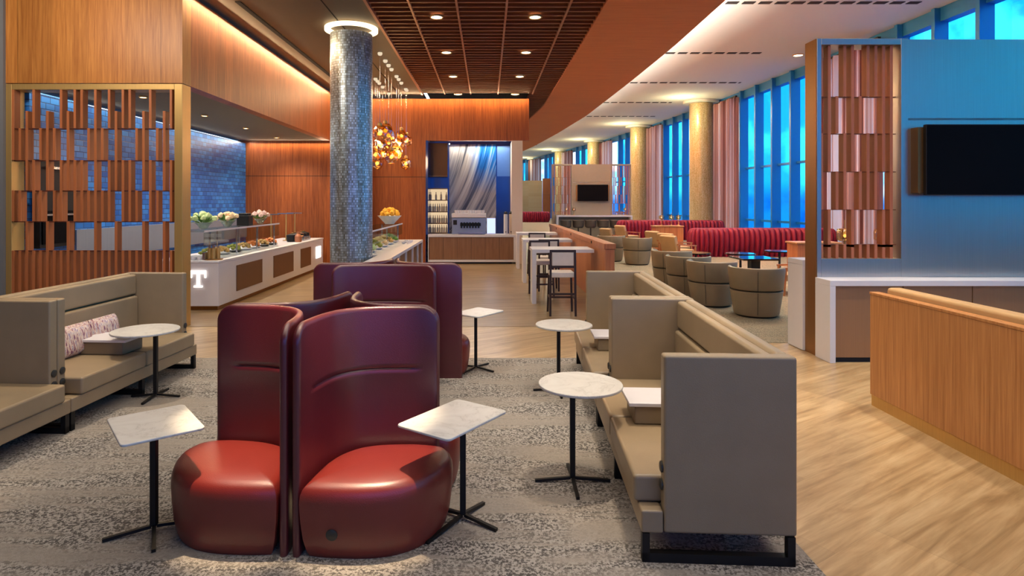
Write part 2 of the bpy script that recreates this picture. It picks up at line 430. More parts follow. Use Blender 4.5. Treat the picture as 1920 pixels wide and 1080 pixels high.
# bar wall
struct('wall_back.001', MB().box(-4.9, -1.93, 19.2, 19.4, 0, 5.17), 'panelwood')
struct('wall_back.002', MB().box(-1.93, 1.3, 19.2, 19.4, 3.86, 5.17), 'panelwood')
struct('wall_back.003', MB().box(-1.93, 1.08, 20.3, 20.45, 0, 5.2), 'blueglass')
struct('wall_bar_right', MB().box(.76, 1.1, 19.2, 20.3, 0, 3.86), 'cream')
struct('wall_bar_left', MB().box(-1.93, -1.86, 19.15, 20.3, 0, 3.86), 'blueglass')
struct('ceiling.001', MB().box(-5.4, -2.03, -8, 20.4, 5.28, 5.4), 'greyceil')
struct('trim_3', MB().box(-4.2, -4.11, 10.2, 19.15, 5.268, 5.28), 'slotblack')
struct('trim_4', MB().box(-2.76, -2.74, 4, 19.15, 5.274, 5.28), 'slotblack')
# slatted ceiling
redge = [(1.985, 10.2), (1.985, 13), (1.975, 17), (1.94, 21.4), (1.70, 24.7), (1.2, 30), (.2, 38)]
def interp(tab, z):
    if z <= tab[0][1]: return tab[0][0]
    for (x0, z0), (x1, z1) in zip(tab, tab[1:]):
        if z <= z1: return x0+(x1-x0)*(z-z0)/(z1-z0)
    return tab[-1][0]
m = MB(); z = .5
while z < 36:
    m.box(-2.0 if z < 19.1 else 1.32 if z < 26 else -2, max(interp(redge, z), 1.33 if z < 26 else -1.9), z, z+.055, 5.3, 5.46); z += .245
struct('ceiling.002', m, 'ceilslat', smooth=False)
struct('ceiling.003', MB().box(-2.05, 3.2, -8, 40, 5.62, 5.7), 'darkceil')
for i, x in enumerate((-1.324, -.523, .328, 1.40)):
    struct('trim_%d' % (5+i), MB().box(x-.018, x+.018, -2, 19.12, 5.285, 5.46), 'copper')
struct('trim_9', MB().box(-2.05, -2.0, -2, 19.15, 5.26, 5.62), 'copper')
# terracotta band
oedge = [(3.92, 9.9), (3.99, 13.3), (3.96, 17.1), (3.83, 23.7), (3.4, 30), (2.77, 37), (1.6, 46), (0, 56)]
outer = [(3.9, -8)]+oedge; inner = [(1.985, -8)]+redge+[(-2.2, 56)]
ro = catmull(outer, 4)
zs = [-8, 4, 8]+[9+i*1.0 for i in range(47)]
ring = [[(interp([(1.985,-8)]+redge+[(-3, 56)], z), z, 5.27), (interp(outer, z), z, 5.27), (interp(outer, z), z, 7.6), (interp(outer, z)-.12, z, 7.6), (interp(outer, z)-.12, z, 5.62), (interp([(1.985,-8)]+redge+[(-3, 56)], z), z, 5.62)] for z in zs]
struct('ceiling.004', MB().rings(ring), 'terracotta')
# white lounge ceiling
wall = [(13.2, -8), (13.2, 18.9), (13.2, 25.7), (13.05, 30.7), (12.85, 35.3), (12.65, 38.4), (12, 46), (10.6, 56.5), (5.9, 78.8), (2.6, 90)]
wz = [-8+i*2.0 for i in range(50)]
struct('ceiling.005', MB().rings([[(interp(outer, z)-.12, z, 7.5), (interp(wall, z)+.3, z, 7.5), (interp(wall, z)+.3, z, 7.62), (interp(outer, z)-.12, z, 7.62)] for z in wz]), 'whiteceil')
struct('wall_far', MB().box(-14, 3.2, 86, 86.2, 0, 7.6), 'panelwood')
struct('wall_corridor', MB().box(-5, -4.8, 20.4, 86, 0, 7.6), 'cream')
# windows, one per bay, with deep mullion fins
bays = [(-8, 19.6), (24.3, 30.7), (35.3, 41.7), (46.3, 52.5), (57.5, 63), (68, 74), (79, 86)]
for i, (a, b) in enumerate(bays):
    n = max(2, int((b-a)/1.6)); st = [a+(b-a)*k/n for k in range(n+1)]
    g = struct('window_%d' % (i+1), MB().rings([[(interp(wall, z), z, 0), (interp(wall, z), z, 7.5)] for z in st], False, False, False), 'window', smooth=False)
    m = MB(); k = a
    while k <= b+.01:
        x = interp(wall, k); m.box(x-.42, x-.02, k-.07, k+.07, 0, 7.48); k += 1.6
    for h in (1.05, 3.6):
        for p, q in zip(st, st[1:]):
            m.bar((interp(wall, p)-.1, p, h), (interp(wall, q)-.1, q, h), .14, .1)
    f = build('window_frame', m, 'fin', g, smooth=False)
struct('wall_right', MB().rings([[(interp(wall, z)+.06, z, 7.1), (interp(wall, z)-.25, z, 7.1), (interp(wall, z)-.25, z, 7.5), (interp(wall, z)+.06, z, 7.5)] for z in wz]), 'fin')
struct('reflection_wall', MB().box(12.5, 12.62, -8, 6.5, 0, 1.35), 'slatshade')  # unseen low wall, added to darken the reflection in the television partition
# back of the room, behind the camera: tall glazing over a low wall
struct('wall_behind', MB().box(-10, 13.3, -8.2, -8, 0, 1.15), 'cream')
g = struct('window_8', MB().box(-4, 13.2, -8.12, -8.08, 1.15, 7.5), 'window8', smooth=False)
m = MB()
for k in range(9): m.box(-4+k*2.0, -3.86+k*2.0, -8.1, -7.85, 1.15, 7.5)
build('window_frame', m, 'fin', g, smooth=False)
struct('wall_behind.001', MB().box(-10, -4, -8.2, -8, 1.15, 5.6), 'wallgrey')
struct('wall_left.003', MB().box(-9.6, -9.4, -8.2, ZS, 0, 5.6), 'wallgrey')
struct('ceiling.006', MB().box(-9.6, -5.4, -8.2, ZS+.3, 5.28, 5.4), 'greyceil')

# curtains in the gaps of the glazing
cn = ['nearest the metal television partition', 'second nearest, right of the first gold column', 'third nearest, right of the second gold column', 'fourth from the near end, above the distant television partition', 'fifth along the curved glazing, far back', 'sixth and farthest along the glazing']
for i, (a, b) in enumerate([(19.8, 24.2), (30.8, 35.2), (41.8, 46.2), (52.6, 57.4), (63.1, 67.9), (74.1, 78.9)]):
    n = 90; pts = [(interp(wall, a+(b-a)*k/n)-.55+.14*sin(k*1.05)+.09*sin(k*.37), a+(b-a)*k/n) for k in range(n+1)]
    m = MB().rings([[(x, y, .03), (x, y, 7.2)] for x, y in pts], False, False, False)
    t = thing('curtain', 'tall mauve and white curtain, '+cn[i], 'curtain', (0,0,0), 0, 'curtains along the window wall')
    build('drape', m, 'curtain', t)
    build('curtain_track', MB().bar((pts[0][0], pts[0][1], 7.24), (pts[-1][0], pts[-1][1], 7.24), .1, .08), 'black', t)

# gold lounge columns
def ringmesh(r0, r1, z0, z1, seg=40): return MB().lathe([(r0, z0), (r1, z0), (r1, z1), (r0, z1), (r0, z0)], seg, cap=False)
cl = ['nearest and widest', 'second nearest', 'third nearest', 'fourth nearest', 'farthest']
for i, (x, y) in enumerate([(11.8, 33.9), (11.1, 45), (9.75, 56), (7.9, 66.5), (6.0, 78.8)]):
    if i == 0:
        t0 = thing('column', 'round gold mosaic column by the windows, '+cl[i]+' of the five', 'column', (x, y, 0), 0, 'gold columns of the lounge')
        build('shaft', MB().lathe([(.62, .006), (.62, 7.35)], 40), 'goldmosaic', t0)
        build('collar', ringmesh(.6, .95, 7.36, 7.49), 'whiteceil', t0)
    else: dup(t0, (x, y, 0), 0, 'round gold mosaic column by the windows, '+cl[i]+' of the five')

# main mosaic column
t = thing('column', 'large round column clad in silvery mirror mosaic beside the pendants', 'column', (-2.59, 11.68, 0))
build('shaft', MB().lathe([(.395, .0), (.395, 5.12)], 64), 'mosaic', t)
build('light_ring', ringmesh(.40, .5, 5.19, 5.25, 48), 'ring', t)

# ceiling vents of the lounge
vl = ['nearest', 'second nearest', 'third nearest', 'fourth nearest', 'fifth nearest']
for i, (y, x0, x1) in enumerate([(17.1, 6.2, 12.1), (22.9, 6.2, 10.2), (28.6, 6.2, 11.8), (34.3, 6.0, 10.3), (39.9, 6.0, 10.9)]):
    m = MB(); x = x0
    while x < x1: m.box(x, min(x+.33, x1), y-.1, y+.1, 7.485, 7.5); x += .46
    solo('ceiling_vent', m, 'slotblack', 'dashed black slot vent in the white ceiling, '+vl[i], 'vent', group='slot vents of the white ceiling', smooth=False)

# recessed downlights
def dl(name, loc, r, label, group):
    t = thing(name, label, 'downlight', loc, 0, group)
    build('trim_ring', ringmesh(r*.8, r, -.02, .01, 20), 'brass', t)
    build('lens', MB().lathe([(r*.8, -.012), (r*.8, .0)], 20), 'lamp', t)
    return t
LIGHTS = []
d0 = None
ordn = ['nearest', 'second nearest', 'third nearest', 'farthest']
for side, x in (('left', -.915), ('right', .858)):
    for i, y in enumerate((11.05, 13.67, 16.3, 19.0)):
        lab = 'round downlight in the slatted wood ceiling, %s row, %s' % (side, ordn[i])
        if d0 is None: d0 = dl('downlight', (x, y, 5.285), .125, lab, 'downlights in the slatted ceiling')
        else: dup(d0, (x, y, 5.285), 0, lab, 'downlights in the slatted ceiling')
        LIGHTS.append((x, y, 5.24))
s0 = None
for i, y in enumerate((10.6, 12.9, 15.1, 17.3)):
    lab = 'small round downlight in the taupe soffit over the left buffet, %s' % ordn[i]
    if s0 is None: s0 = dl('downlight', (-5.95, y, 3.765), .07, lab, 'downlights over the left buffet')
    else: dup(s0, (-5.95, y, 3.765), 0, lab, 'downlights over the left buffet')
dl('downlight', (11.75, 23.2, 7.49), .2, 'round downlight in the white ceiling beside the top of the metal partition', 'lounge downlights')

# ------------------------------------------------------------------ slatted screen, left
def lattice(xs, rows, pres, w, d, y0=0, up=0):
    """boards standing on edge: xs = front-edge positions, rows = (z_low, z_high); pres(col,row) -> (z0,z1) or None"""
    m = MB()
    for r, (a, b) in enumerate(rows):
        for c, x in enumerate(xs):
            p = pres(c, r, a, b)
            if p: m.box(x-w/2, x+w/2, y0, d, p[0], p[1]+(up if r else 0))
    return m
def ph(y, k): return EYE+(378-y)*k
k = ZS/F
rowsL = [(ph(240,k), ph(168,k)), (ph(300,k), ph(242,k)), (ph(357,k), ph(302,k)), (ph(415,k), ph(359,k)), (ph(470,k), ph(417,k)), (.1, ph(472,k))]
miss = [set((1,4,6,11,13,18,21)), set((3,7,9,10,14,16,17,20,23)), set((0,1,4,6,11,13,18,21)), set((2,5,8,15,19,22)), set((0,1,3,4,6,7,9,10,11,13,14,16,17,18,20,21,23)), set()]
short = set((2,5,8,15,19,22))
def presL(c, r, a, b):
    if c in miss[r]: return None
    if r == 0 and c in short: return (a, ph(208, k))
    return (a, b)
t = thing('slatted_screen', 'brass framed screen of vertical wood boards under the wood panel on the left', 'screen', (0, ZS, 0))
m = MB().box(-7.40, -7.31, 0, .27, 0, 3.76).box(-4.81, XP, 0, .27, 0, 3.76).box(-7.31, -4.81, 0, .27, 3.67, 3.76).box(-7.31, -4.81, .02, .25, 0, .1)
build('frame', m, 'brass', t, bevel=.006)
xsL = [-7.31+.02+.1055*i for i in range(24)]
build('board_lattice', lattice(xsL, rowsL, presL, .030, .13, .0125), 'slatshade', t, smooth=False)
build('board_lit_edge', lattice(xsL, rowsL, presL, .036, .012, 0, .0155), 'slat', t, smooth=False)  # lighter lip carries the light on the board fronts in its colour
m = MB()
for (a, b) in rowsL[1:]: m.box(-7.31, -4.81, .05, .105, b+.001, b+.0155)
build('rail', m, 'railwood', t, smooth=False)

# black wall oven seen through the screen
t = thing('wall_oven', 'black built in oven on the tiled wall, seen through the left screen', 'oven', (-7.255, 10.2, 1.2))
build('housing', MB().box(.001, .12, -.42, .42, 0, 1.42), 'black', t, bevel=.01)
build('door', MB().box(.12, .14, -.38, .38, .06, .6), 'tv', t)
build('handle', MB().box(.14, .17, -.34, .34, 1.28, 1.32).box(.14, .17, -.34, .34, .52, .55), 'chrome', t)

# ------------------------------------------------------------------ metal television partition (near and far)
def lattice_partition(name, label, x0, y0, hc, cols, rows, missR, mats, lw=1.06, total=4.35, tvz=(2.03, 2.905), counter=True, simple=False):
    t = thing(name, label, 'partition wall', (x0, y0, 0))
    zt = 4.008; D = .28; pw = (total-2*lw)
    fm, sm, pm = mats
    a0, a1 = .055, lw-.0; z0, z1 = 1.23, 3.93
    f = MB().box(0, a0, 0, D, 0, zt).box(a0, a1, 0, D, z1, zt).box(a0, a1, 0, D, 0, z0).box(a1, a1+.09, 0, D, 0, zt)
    b0 = total-a1; f.box(total-a0, total, 0, D, 0, zt).box(b0, total-a0, 0, D, z1, zt).box(b0, total-a0, 0, D, 0, z0).box(b0-.09, b0, 0, D, 0, zt)
    build('frame', f, fm, t, bevel=.004)
    build('side_cladding', MB().box(-.006, -.0005, .012, D, 0, zt), 'bronze', t)
    m = MB().box(a1+.092, b0-.092, .015, D-.01, 0, ph(225, y0/F) if not simple else 3.0)
    if not simple: m.box(a1+.092, b0-.092, .015, D-.01, 3.0, 4.0)
    else: m.box(a1+.092, b0-.092, .015, D-.01, 3.01, 4.0)
    build('panel', m, pm, t, bevel=.004)
    for s in (0, 1):
        n = cols; xs = [a0+.03+(a1-a0-.02)*i/(n) for i in range(n)] if s == 0 else [b0+.03+(a1-a0-.02)*i/n for i in range(n)]
        def pres(c, r, a, b, s=s):
            if c in missR[r]: return None
            return (a, b)
        o = build('board_lattice', lattice(xs, rows, pres, .026, .12, .0125), 'slatshade', t, smooth=False); o.location = (0, .05, 0)
        o = build('board_lit_edge', lattice(xs, rows, pres, .034, .012, 0, .0062), sm, t, smooth=False); o.location = (0, .05, 0)  # front lip in lighter wood, light on the edges put into the colour
        m = MB()
        for (a, b) in rows[1:]: m.box(xs[0]-.03, xs[-1]+.1, .1, .15, b+.0005, b+.0075)
        build('rail', m, 'railwood', t, smooth=False)
    return t
kp = 7.735/F
rowsR = [(ph(179,kp), 3.93), (ph(249,kp), ph(180,kp)), (ph(321,kp), ph(250,kp)), (ph(393,kp), ph(322,kp)), (ph(464,kp), ph(394,kp)), (1.23, ph(460,kp))]
missR = [{2,5}, {0,3,6,7}, {2,5}, {1,4,8}, {0,2,3,5,6,7}, set()]
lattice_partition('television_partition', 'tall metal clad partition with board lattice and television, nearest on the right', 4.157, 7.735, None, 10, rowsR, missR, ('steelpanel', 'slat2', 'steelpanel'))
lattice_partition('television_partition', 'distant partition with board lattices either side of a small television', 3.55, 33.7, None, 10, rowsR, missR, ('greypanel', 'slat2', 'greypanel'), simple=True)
def tv(loc, w, h, label):
    t = thing('television', label, 'television', loc)
    build('screen', MB().box(-w/2+.012, w/2-.012, -.002, .004, .012, h-.012), 'tv', t)
    build('casing', MB().box(-w/2, w/2, .004, .06, 0, h), 'black', t, bevel=.008)
    build('wall_mount', MB().box(-w/2-.06, w/2+.06, .06, .19, .03, h-.03), 'bronze', t)
tv((6.26, 7.56, 2.03), 1.7, .875, 'large black flat television on the near metal partition')
tv((5.76, 33.52, 1.98), 1.68, .9, 'small looking black television on the distant partition')
# side counters of the partition
t = thing('counter', 'white waterfall counter with bronze doors below the near television', 'counter', (4.13, 7.395, 0))
build('worktop', MB().box(0, 4.4, 0, .335, .93, .998).box(0, .07, 0, .335, 0, .93), 'quartz', t, bevel=.004)
for i in range(5): build('door', MB().box(.075+i*.84, .075+i*.84+.83, .04, .06, .06, .925), 'cabinetbronze', t, bevel=.003)
build('carcass', MB().box(.072, 4.38, .07, .33, .0, .92), 'black', t)
t = thing('counter', 'taller white counter on the far side of the near metal partition', 'counter', (4.12, 8.02, 0))
build('worktop', MB().box(0, 4.3, 0, .40, 1.12, 1.185), 'quartz', t, bevel=.004)
build('end_panel', MB().box(.0, .09, .001, .395, .006, 1.118), 'quartz', t, bevel=.004)
build('end_panel', MB().box(4.2, 4.29, .001, .395, .006, 1.118), 'quartz', t, bevel=.004)
t = thing('counter', 'white counter under the distant television partition', 'counter', (3.75, 33.2, 0))
build('worktop', MB().box(0, 4.1, 0, .48, 1.12, 1.2), 'quartz', t, bevel=.004)
build('end_panel', MB().box(0, .1, 0, .48, .006, 1.118), 'quartz', t)
build('end_panel', MB().box(4.0, 4.1, 0, .48, .006, 1.118), 'quartz', t)
for i in range(6):
    lab = 'dark upholstered stool at the distant white counter, %s from the left' % ['first','second','third','fourth','fifth','sixth'][i]
    if i == 0:
        st0 = thing('counter_stool', lab, 'stool', (4.15, 32.5, .006), 0, 'stools at the distant counter')
        build('seat_shell', MB().lathe([(.22,.55),(.29,.62),(.31,.95),(.27,.98),(.24,.7),(.01,.68)], 20, cap=False), 'lounger', st0)
        build('pedestal', MB().lathe([(.22,0),(.22,.02),(.035,.05),(.035,.56)], 16), 'black', st0)
    else: dup(st0, (4.15+i*.66, 32.5, .006), 0, lab)
# lanterns on the tall counter
def lantern(loc, label, first=None):
    if first: return dup(first, loc, 0, label)
    t = thing('table_lamp', label, 'lamp', loc, 0, 'small gold lamps')
    build('base', MB().lathe([(.06,0),(.06,.015),(.012,.03),(.012,.24)], 20), 'brass', t)
    build('lamp_shade', MB().lathe([(.06,.24),(.1,.26),(.105,.36),(.09,.4),(.03,.41)], 24), 'amber', t)
    build('finial', MB().tube([(0,0,.41),(0,0,.52)], .008), 'brass', t)
    build('bulb', MB().ico((0,0,.31), .025, 1), 'softbulb', t)
    return t
L0 = lantern((4.75, 8.15, 1.186), 'gold table lamp behind the partition lattice, left one')
lantern((5.25, 8.15, 1.186), 'gold table lamp behind the partition lattice, right one', L0)
solo('cup', MB().lathe([(.03,0),(.05,.01),(.055,.09),(.048,.09),(.04,.015)], 20, cap=False), 'quartz', 'white cup standing behind the lattice of the near partition', 'cup', (5.42, 8.12, 1.186))

# foreground wood bench on the right
t = thing('banquette_bench', 'long wood backed bench with tan cushion at the right edge', 'bench', (3.67, 0, 0))
build('back_panel', MB().box(0, .06, .5, 5.886, .105, 1.06), 'benchwood', t, bevel=.006)
build('top_cap', MB().box(-.004, .09, .5, 5.89, 1.06, 1.085), 'benchwood', t, bevel=.004)
build('plinth', MB().box(.012, .6, .52, 5.88, 0, .105), 'brass', t)
build('back_cushion', MB().box(.10, .24, .5, 5.8, .45, 1.14), 'tan', t, bevel=.03, segs=3)
build('seat', MB().box(.20, .75, .5, 5.8, .2, .46), 'tan', t, bevel=.03, segs=3)

# ------------------------------------------------------------------ booth sofas
ANG = R(3.3)
def sofa(label, group, loc, s, L=2.05, rz=-ANG):
    """s=+1: back on +x ; s=-1: back on -x. Local y runs along the sofa, away from the camera."""
    t = thing('booth_sofa', label, 'sofa', loc, rz, group)
    def B(d0, d1, y0, y1, z0, z1, mb=None): return (mb or MB()).box(min(s*d0, s*d1), max(s*d0, s*d1), y0, y1, z0, z1)
    build('base_rail', B(-.12, -.003, .0, L, .156, .278), 'taupe', t, bevel=.012, segs=3)
    build('base_deck', B(-.002, .61, .09, L-.09, .158, .276), 'taupe', t)
    mid = L/2
    for a, b in ((.09, mid-.004), (mid+.004, L-.09)):
        build('seat', B(-.145, .62, a, b, .28, .43), 'taupe', t, bevel=.022, segs=3)
    for a, b in ((0, .088), (L-.088, L)):
        p = build('side_panel', B(0, .7, a, b, .158, 1.115), 'taupe', t, bevel=.016, segs=3)
        for z in (.50, .405):
            mm = MB(); y = (a+b)/2
            mm.lathe([(.0, 0), (.03, 0), (.03, .008), (.022, .012), (0, .012)], 16, cap=False)
            o = build('power_socket', mm, 'socket', p); o.location = (-s*.001, y, z); o.rotation_euler = (0, -s*pi/2, 0)
    build('back_panel', B(.615, .7, .09, L-.09, .16, 1.115), 'taupe', t, bevel=.03, segs=3)
    build('upper_back_cushion', B(.55, .625, .092, L-.092, .87, 1.10), 'taupe', t, bevel=.025, segs=3)
    build('lower_back_cushion', B(.53, .625, .092, L-.092, .42, .855), 'taupe', t, bevel=.025, segs=3)
    cb = build('console_box', B(-.0, .44, mid-.16, mid+.16, .432, .555), 'taupedark', t, bevel=.01)
    build('console_top', B(-.04, .45, mid-.18, mid+.18, .556, .582), 'quartz', cb, bevel=.005)
    for y in (.0, mid-.03, L-.06):
        w = .05; y1 = y+.045
        m = MB(); B(-.115, -.075, y, y1, .0, .156, m); B(.65, .69, y, y1, .0, .156, m); B(-.115, .69, y, y1, .0, .05, m)
        build('leg_frame', m, 'black', t)
    return t
dirx, diry = sin(ANG), cos(ANG)
RX, RY = .95, 3.30; L = 2.05
sofa('taupe booth sofa on the right, nearest, its grey end panel facing the viewer', 'booth sofas on the right', (RX, RY, .006), 1, L)
sofa('taupe booth sofa on the right, second from the viewer, behind the nearest one', 'booth sofas on the right', (RX+(L+.006)*dirx, RY+(L+.006)*diry, .006), 1, L)
LX, LY = -3.64, 5.2; L2 = 2.0
sofa('taupe booth sofa on the left with streaky pillows, before the wood screen', 'booth sofas on the left', (LX, LY, .006), -1, L2)
sofa('taupe booth sofa cut off by the left edge of the picture', 'booth sofas on the left', (LX-(L2+.006)*dirx, LY-(L2+.006)*diry, .006), -1, L2)
def pillow(loc, rz, w, label, h=.30):
    m = MB(); nx, nz = 10, 8; rings = []
    for j in range(nz+1):
        v = j/nz*2-1
        row = []
        for i in range(nx+1):
            u = i/nx*2-1; th = .075*(max(0, (1-u**4))*max(0, (1-v**4)))**.5
            row.append((th+.004, u*w/2, h/2+v*h/2))
        for i in reversed(range(nx+1)):
            u = i/nx*2-1; th = .05*(max(0, (1-u**4))*max(0, (1-v**4)))**.5
            row.append((-th-.004, u*w/2, h/2+v*h/2))
        rings.append(row)
    m.rings(rings)
    o = solo('lumbar_pillow', m, 'pillow', label, 'pillow', loc, rz, 'streaky patterned pillows', ang=80)
    return o
def onsofa(x0, y0, s, d, y): return (x0+s*d*cos(ANG)+y*sin(ANG), y0-s*d*sin(ANG)+y*cos(ANG))
for y, w, lab in ((.30, .36, 'streaky mauve pillow on the left sofa, nearest of three in a row'), (.70, .42, 'streaky mauve pillow on the left sofa, middle of three in a row'), (1.13, .40, 'streaky mauve pillow on the left sofa, farthest of three in a row')):
    x_, y_ = onsofa(LX, LY, -1, .455, y+.12)
    o = pillow((x_, y_, .44), -ANG, w, lab); o.rotation_euler = (0, R(-10), -ANG)
x_, y_ = onsofa(RX, RY, 1, .44, .9)
o = pillow((x_, y_, .44), pi-ANG, .42, 'streaky pillow peeking above the end panel of the nearest right sofa'); o.rotation_euler = (0, R(-8), pi-ANG)

# ------------------------------------------------------------------ burgundy high-back chairs
HP = 1.27
def chair_panel(path, su, sv, t=.045, H=HP, crease=True):
    pts = [(u*su, v*sv) for u, v in catmull(path, 6)]
    n = len(pts); arc = [0]
    for a, b in zip(pts, pts[1:]): arc.append(arc[-1]+math.dist(a, b))
    Lh = arc[-1]; r = .11; rings = []
    # resample incl. the rounded ends
    def at(s):
        s = min(max(s, 0), Lh)
        for i in range(n-1):
            if s <= arc[i+1]+1e-9:
                k = (s-arc[i])/max(1e-9, arc[i+1]-arc[i]); a, b = pts[i], pts[i+1]
                d = Vector((b[0]-a[0], b[1]-a[1])).normalized(); return (a[0]+(b[0]-a[0])*k, a[1]+(b[1]-a[1])*k, d)
        a, b = pts[-2], pts[-1]; return (b[0], b[1], Vector((b[0]-a[0], b[1]-a[1])).normalized())
    ss = [0, .004, .012, .03, .055, .085, .11]+[.11+(Lh-.22)*k/26 for k in range(1, 26)]+[Lh-.11, Lh-.085, Lh-.055, Lh-.03, Lh-.012, Lh-.004, Lh]
    for s in ss:
        x, y, d = at(s); nrm = Vector((-d.y, d.x))
        # inner side = away from cluster centre-lines: points toward (su*1, sv*1) diagonal
        if nrm.dot(Vector((su, sv))) < 0: nrm = -nrm
        e = min(s, Lh-s)
        h = H if e >= r else H-r+math.sqrt(max(0, r*r-(r-e)**2))
        h -= .0
        th = t/2*(1 if e > .02 else .35+.65*math.sqrt(max(0, 1-((.02-e)/.02)**2)))
        ck = 1 if (crease and .18*Lh < s < .9*Lh) else 0
        kb = .7 if .0 else 1
        ring = []
        for z, off in [(0, .9), (.02, 1), (.42, 1), (.70, 1), (.835, 1), (.862, 1+.10*ck), (.872, 1-.32*ck), (.882, 1+.10*ck), (.905, 1), (h-.03, 1), (h-.012, .85), (h-.003, .5)]:
            z = min(z, h-.003) if z < h-.031 or True else z
            ring.append((x+nrm.x*th*off, y+nrm.y*th*off, z))
        ring.append((x, y, h))
        for z, off in [(h-.003, .5), (h-.012, .85), (h-.03, 1), (.9, 1), (.5, 1), (.02, 1), (0, .9)]:
            ring.append((x-nrm.x*th*off, y-nrm.y*th*off, z))
        rings.append(ring)
    return MB().rings(rings)
def chair_seat(out, su, sv):
    pts = [(u*su, v*sv) for u, v in catmull(out+[out[0]], 5)[:-1]]
    cx = sum(p[0] for p in pts)/len(pts); cy = sum(p[1] for p in pts)/len(pts)
    rings = []
    for z, ins in [(.0, .05), (.03, .035), (.1, .018), (.2, .006), (.30, .0), (.345, .004), (.375, .016), (.395, .035), (.408, .07), (.42, .15), (.428, .26)]:
        rings.append([(p[0]+(cx-p[0])*ins/.4, p[1]+(cy-p[1])*ins/.4, z) for p in pts])
    return MB().rings(rings)
PATH = [(.035, .68), (.042, .56), (.06, .40), (.105, .24), (.20, .12), (.34, .055), (.52, .032), (.73, .03)]
SEAT = [(.062, .70), (.20, .715), (.42, .71), (.60, .66), (.74, .55), (.82, .40), (.85, .24), (.80, .10), (.66, .062), (.50, .068), (.36, .092), (.235, .15), (.15, .25), (.10, .38), (.078, .52)]
def red_chair(label, group, loc, rz, su, sv, path=PATH, seat=SEAT, sock=False):
    t = thing('high_back_chair', label, 'chair', loc, rz, group)
    build('back_panel', chair_panel(path, su, sv), 'red', t, ang=60)
    sd = build('seat', chair_seat(seat, su, sv), 'redlit', t, ang=60)
    if sock:
        o = build('power_socket', MB().lathe([(0,0),(.032,0),(.032,.01),(.024,.014),(0,.014)], 20, cap=False), 'socket', sd)
        o.location = (su*.245, sv*.712+.011, .145); o.rotation_euler = (R(96), 0, 0)
    return t
NC = (-1.045, 4.03, .006)
gn = 'burgundy chairs of the near cluster'
red_chair('burgundy leather high-back chair with dark round socket, near cluster, front right', gn, NC, -ANG, 1, -1, sock=True)
red_chair('burgundy leather high-back chair of the near cluster, front left', gn, NC, -ANG, -1, -1)
red_chair('burgundy leather high-back chair of the near cluster, rear right, showing its top edge', gn, NC, -ANG, 1, 1)
red_chair('burgundy leather high-back chair of the near cluster, rear left, showing its dark outer back', gn, NC, -ANG, -1, 1)
gf = 'burgundy chairs of the far cluster'
FC = (-1.10, 6.74, .006)
PATH2 = [(.035, .68), (.042, .56), (.06, .40), (.105, .24), (.20, .12), (.34, .055), (.56, .032), (.82, .03)]
SEAT2 = [(u*1.06, v) for u, v in SEAT]
red_chair('burgundy leather high-back chair of the far cluster, rear right, by the small square table', gf, FC, 0, 1, 1, PATH2, SEAT2)
red_chair('burgundy leather high-back chair of the far cluster, rear left', gf, FC, 0, -1, 1, PATH2, SEAT2)
t = thing('high_back_chair', 'burgundy leather high-back chair of the far cluster, front, facing the viewer', 'chair', (-1.10, 6.66, .006), 0, gf)
fp = [(-.55, .16), (-.42, .085), (-.22, .04), (0, .03), (.22, .04), (.42, .085), (.55, .16)]
build('back_panel', chair_panel(fp, 1, -1, .05), 'red', t, ang=60)
build('seat', chair_seat([(-.5, .19), (-.3, .1), (0, .07), (.3, .1), (.5, .19), (.55, .4), (.45, .6), (.2, .7), (-.2, .7), (-.45, .6), (-.55, .4)], 1, -1), 'red', t, ang=60)

# ------------------------------------------------------------------ small pedestal tables
def pedestal(name, label, post, h, top, feet, group, bev=.006):
    t = thing(name, label, 'table', (post[0], post[1], .006), 0, group)
    build('tabletop', top, 'marble', t, bevel=bev, segs=2)
    build('post', MB().box(-.018, .018, -.018, .018, .03, h-.022), 'black', t, bevel=.003)
    for a, l in feet:
        d = (cos(a), sin(a))
        build('foot', MB().bar((d[0]*.015, d[1]*.015, .03), (d[0]*l, d[1]*l, .010), .022, .018), 'black', t)
    return t
def disc(c, r, h): return MB().lathe([(r, h-.02), (r, h)], 56, (c[0], c[1], 0))
def rect(c, ang, lx, ly, h, rr=.03):
    pts = []
    for (sx, sy, a0) in ((1,1,0), (-1,1,90), (-1,-1,180), (1,-1,270)):
        for k in range(5):
            a = R(a0+k*22.5); pts.append((sx*(lx/2-rr)+rr*cos(a), sy*(ly/2-rr)+rr*sin(a)))
    ca, sa = cos(ang), sin(ang)
    return MB().prism([(c[0]+x*ca-y*sa, c[1]+x*sa+y*ca) for x, y in pts], h-.016, h)
gt = 'round pedestal tables'; gq = 'rectangular pedestal tables'
q4 = [(R(a), .26) for a in (0, 90, 180, 270)]
pedestal('pedestal_table', 'round white pedestal table by the nearest right sofa', (.59, 4.255), .686, disc((.055, 0), .29, .686), q4, gt)
pedestal('pedestal_table', 'round white pedestal table farther back, by the second right sofa', (.73, 6.30), .686, disc((.055, 0), .29, .686), q4, gt)
pedestal('pedestal_table', 'round white pedestal table before the left sofa', (-3.30, 6.10), .672, disc((-.10, 0), .31, .672), [(a, .24) for a, l in q4], gt)
pedestal('pedestal_table', 'rectangular white pedestal table at the right of the near burgundy chairs', (-.15, 3.756), .676, rect((-.05, -.148), math.atan2(.456, .329), .565, .39, .676), [(R(a), l) for a, l in ((-95, .0), (235, .34), (325, .25), (55, .22), (145, .23))][1:], gq)
pedestal('pedestal_table', 'rectangular white pedestal table at the left of the near burgundy chairs', (-1.97, 3.624), .676, rect((.063, -.105), math.atan2(-.398, .321), .513, .417, .676), [(R(a), .26) for a in (-62, 28, 118, 208)], gq)
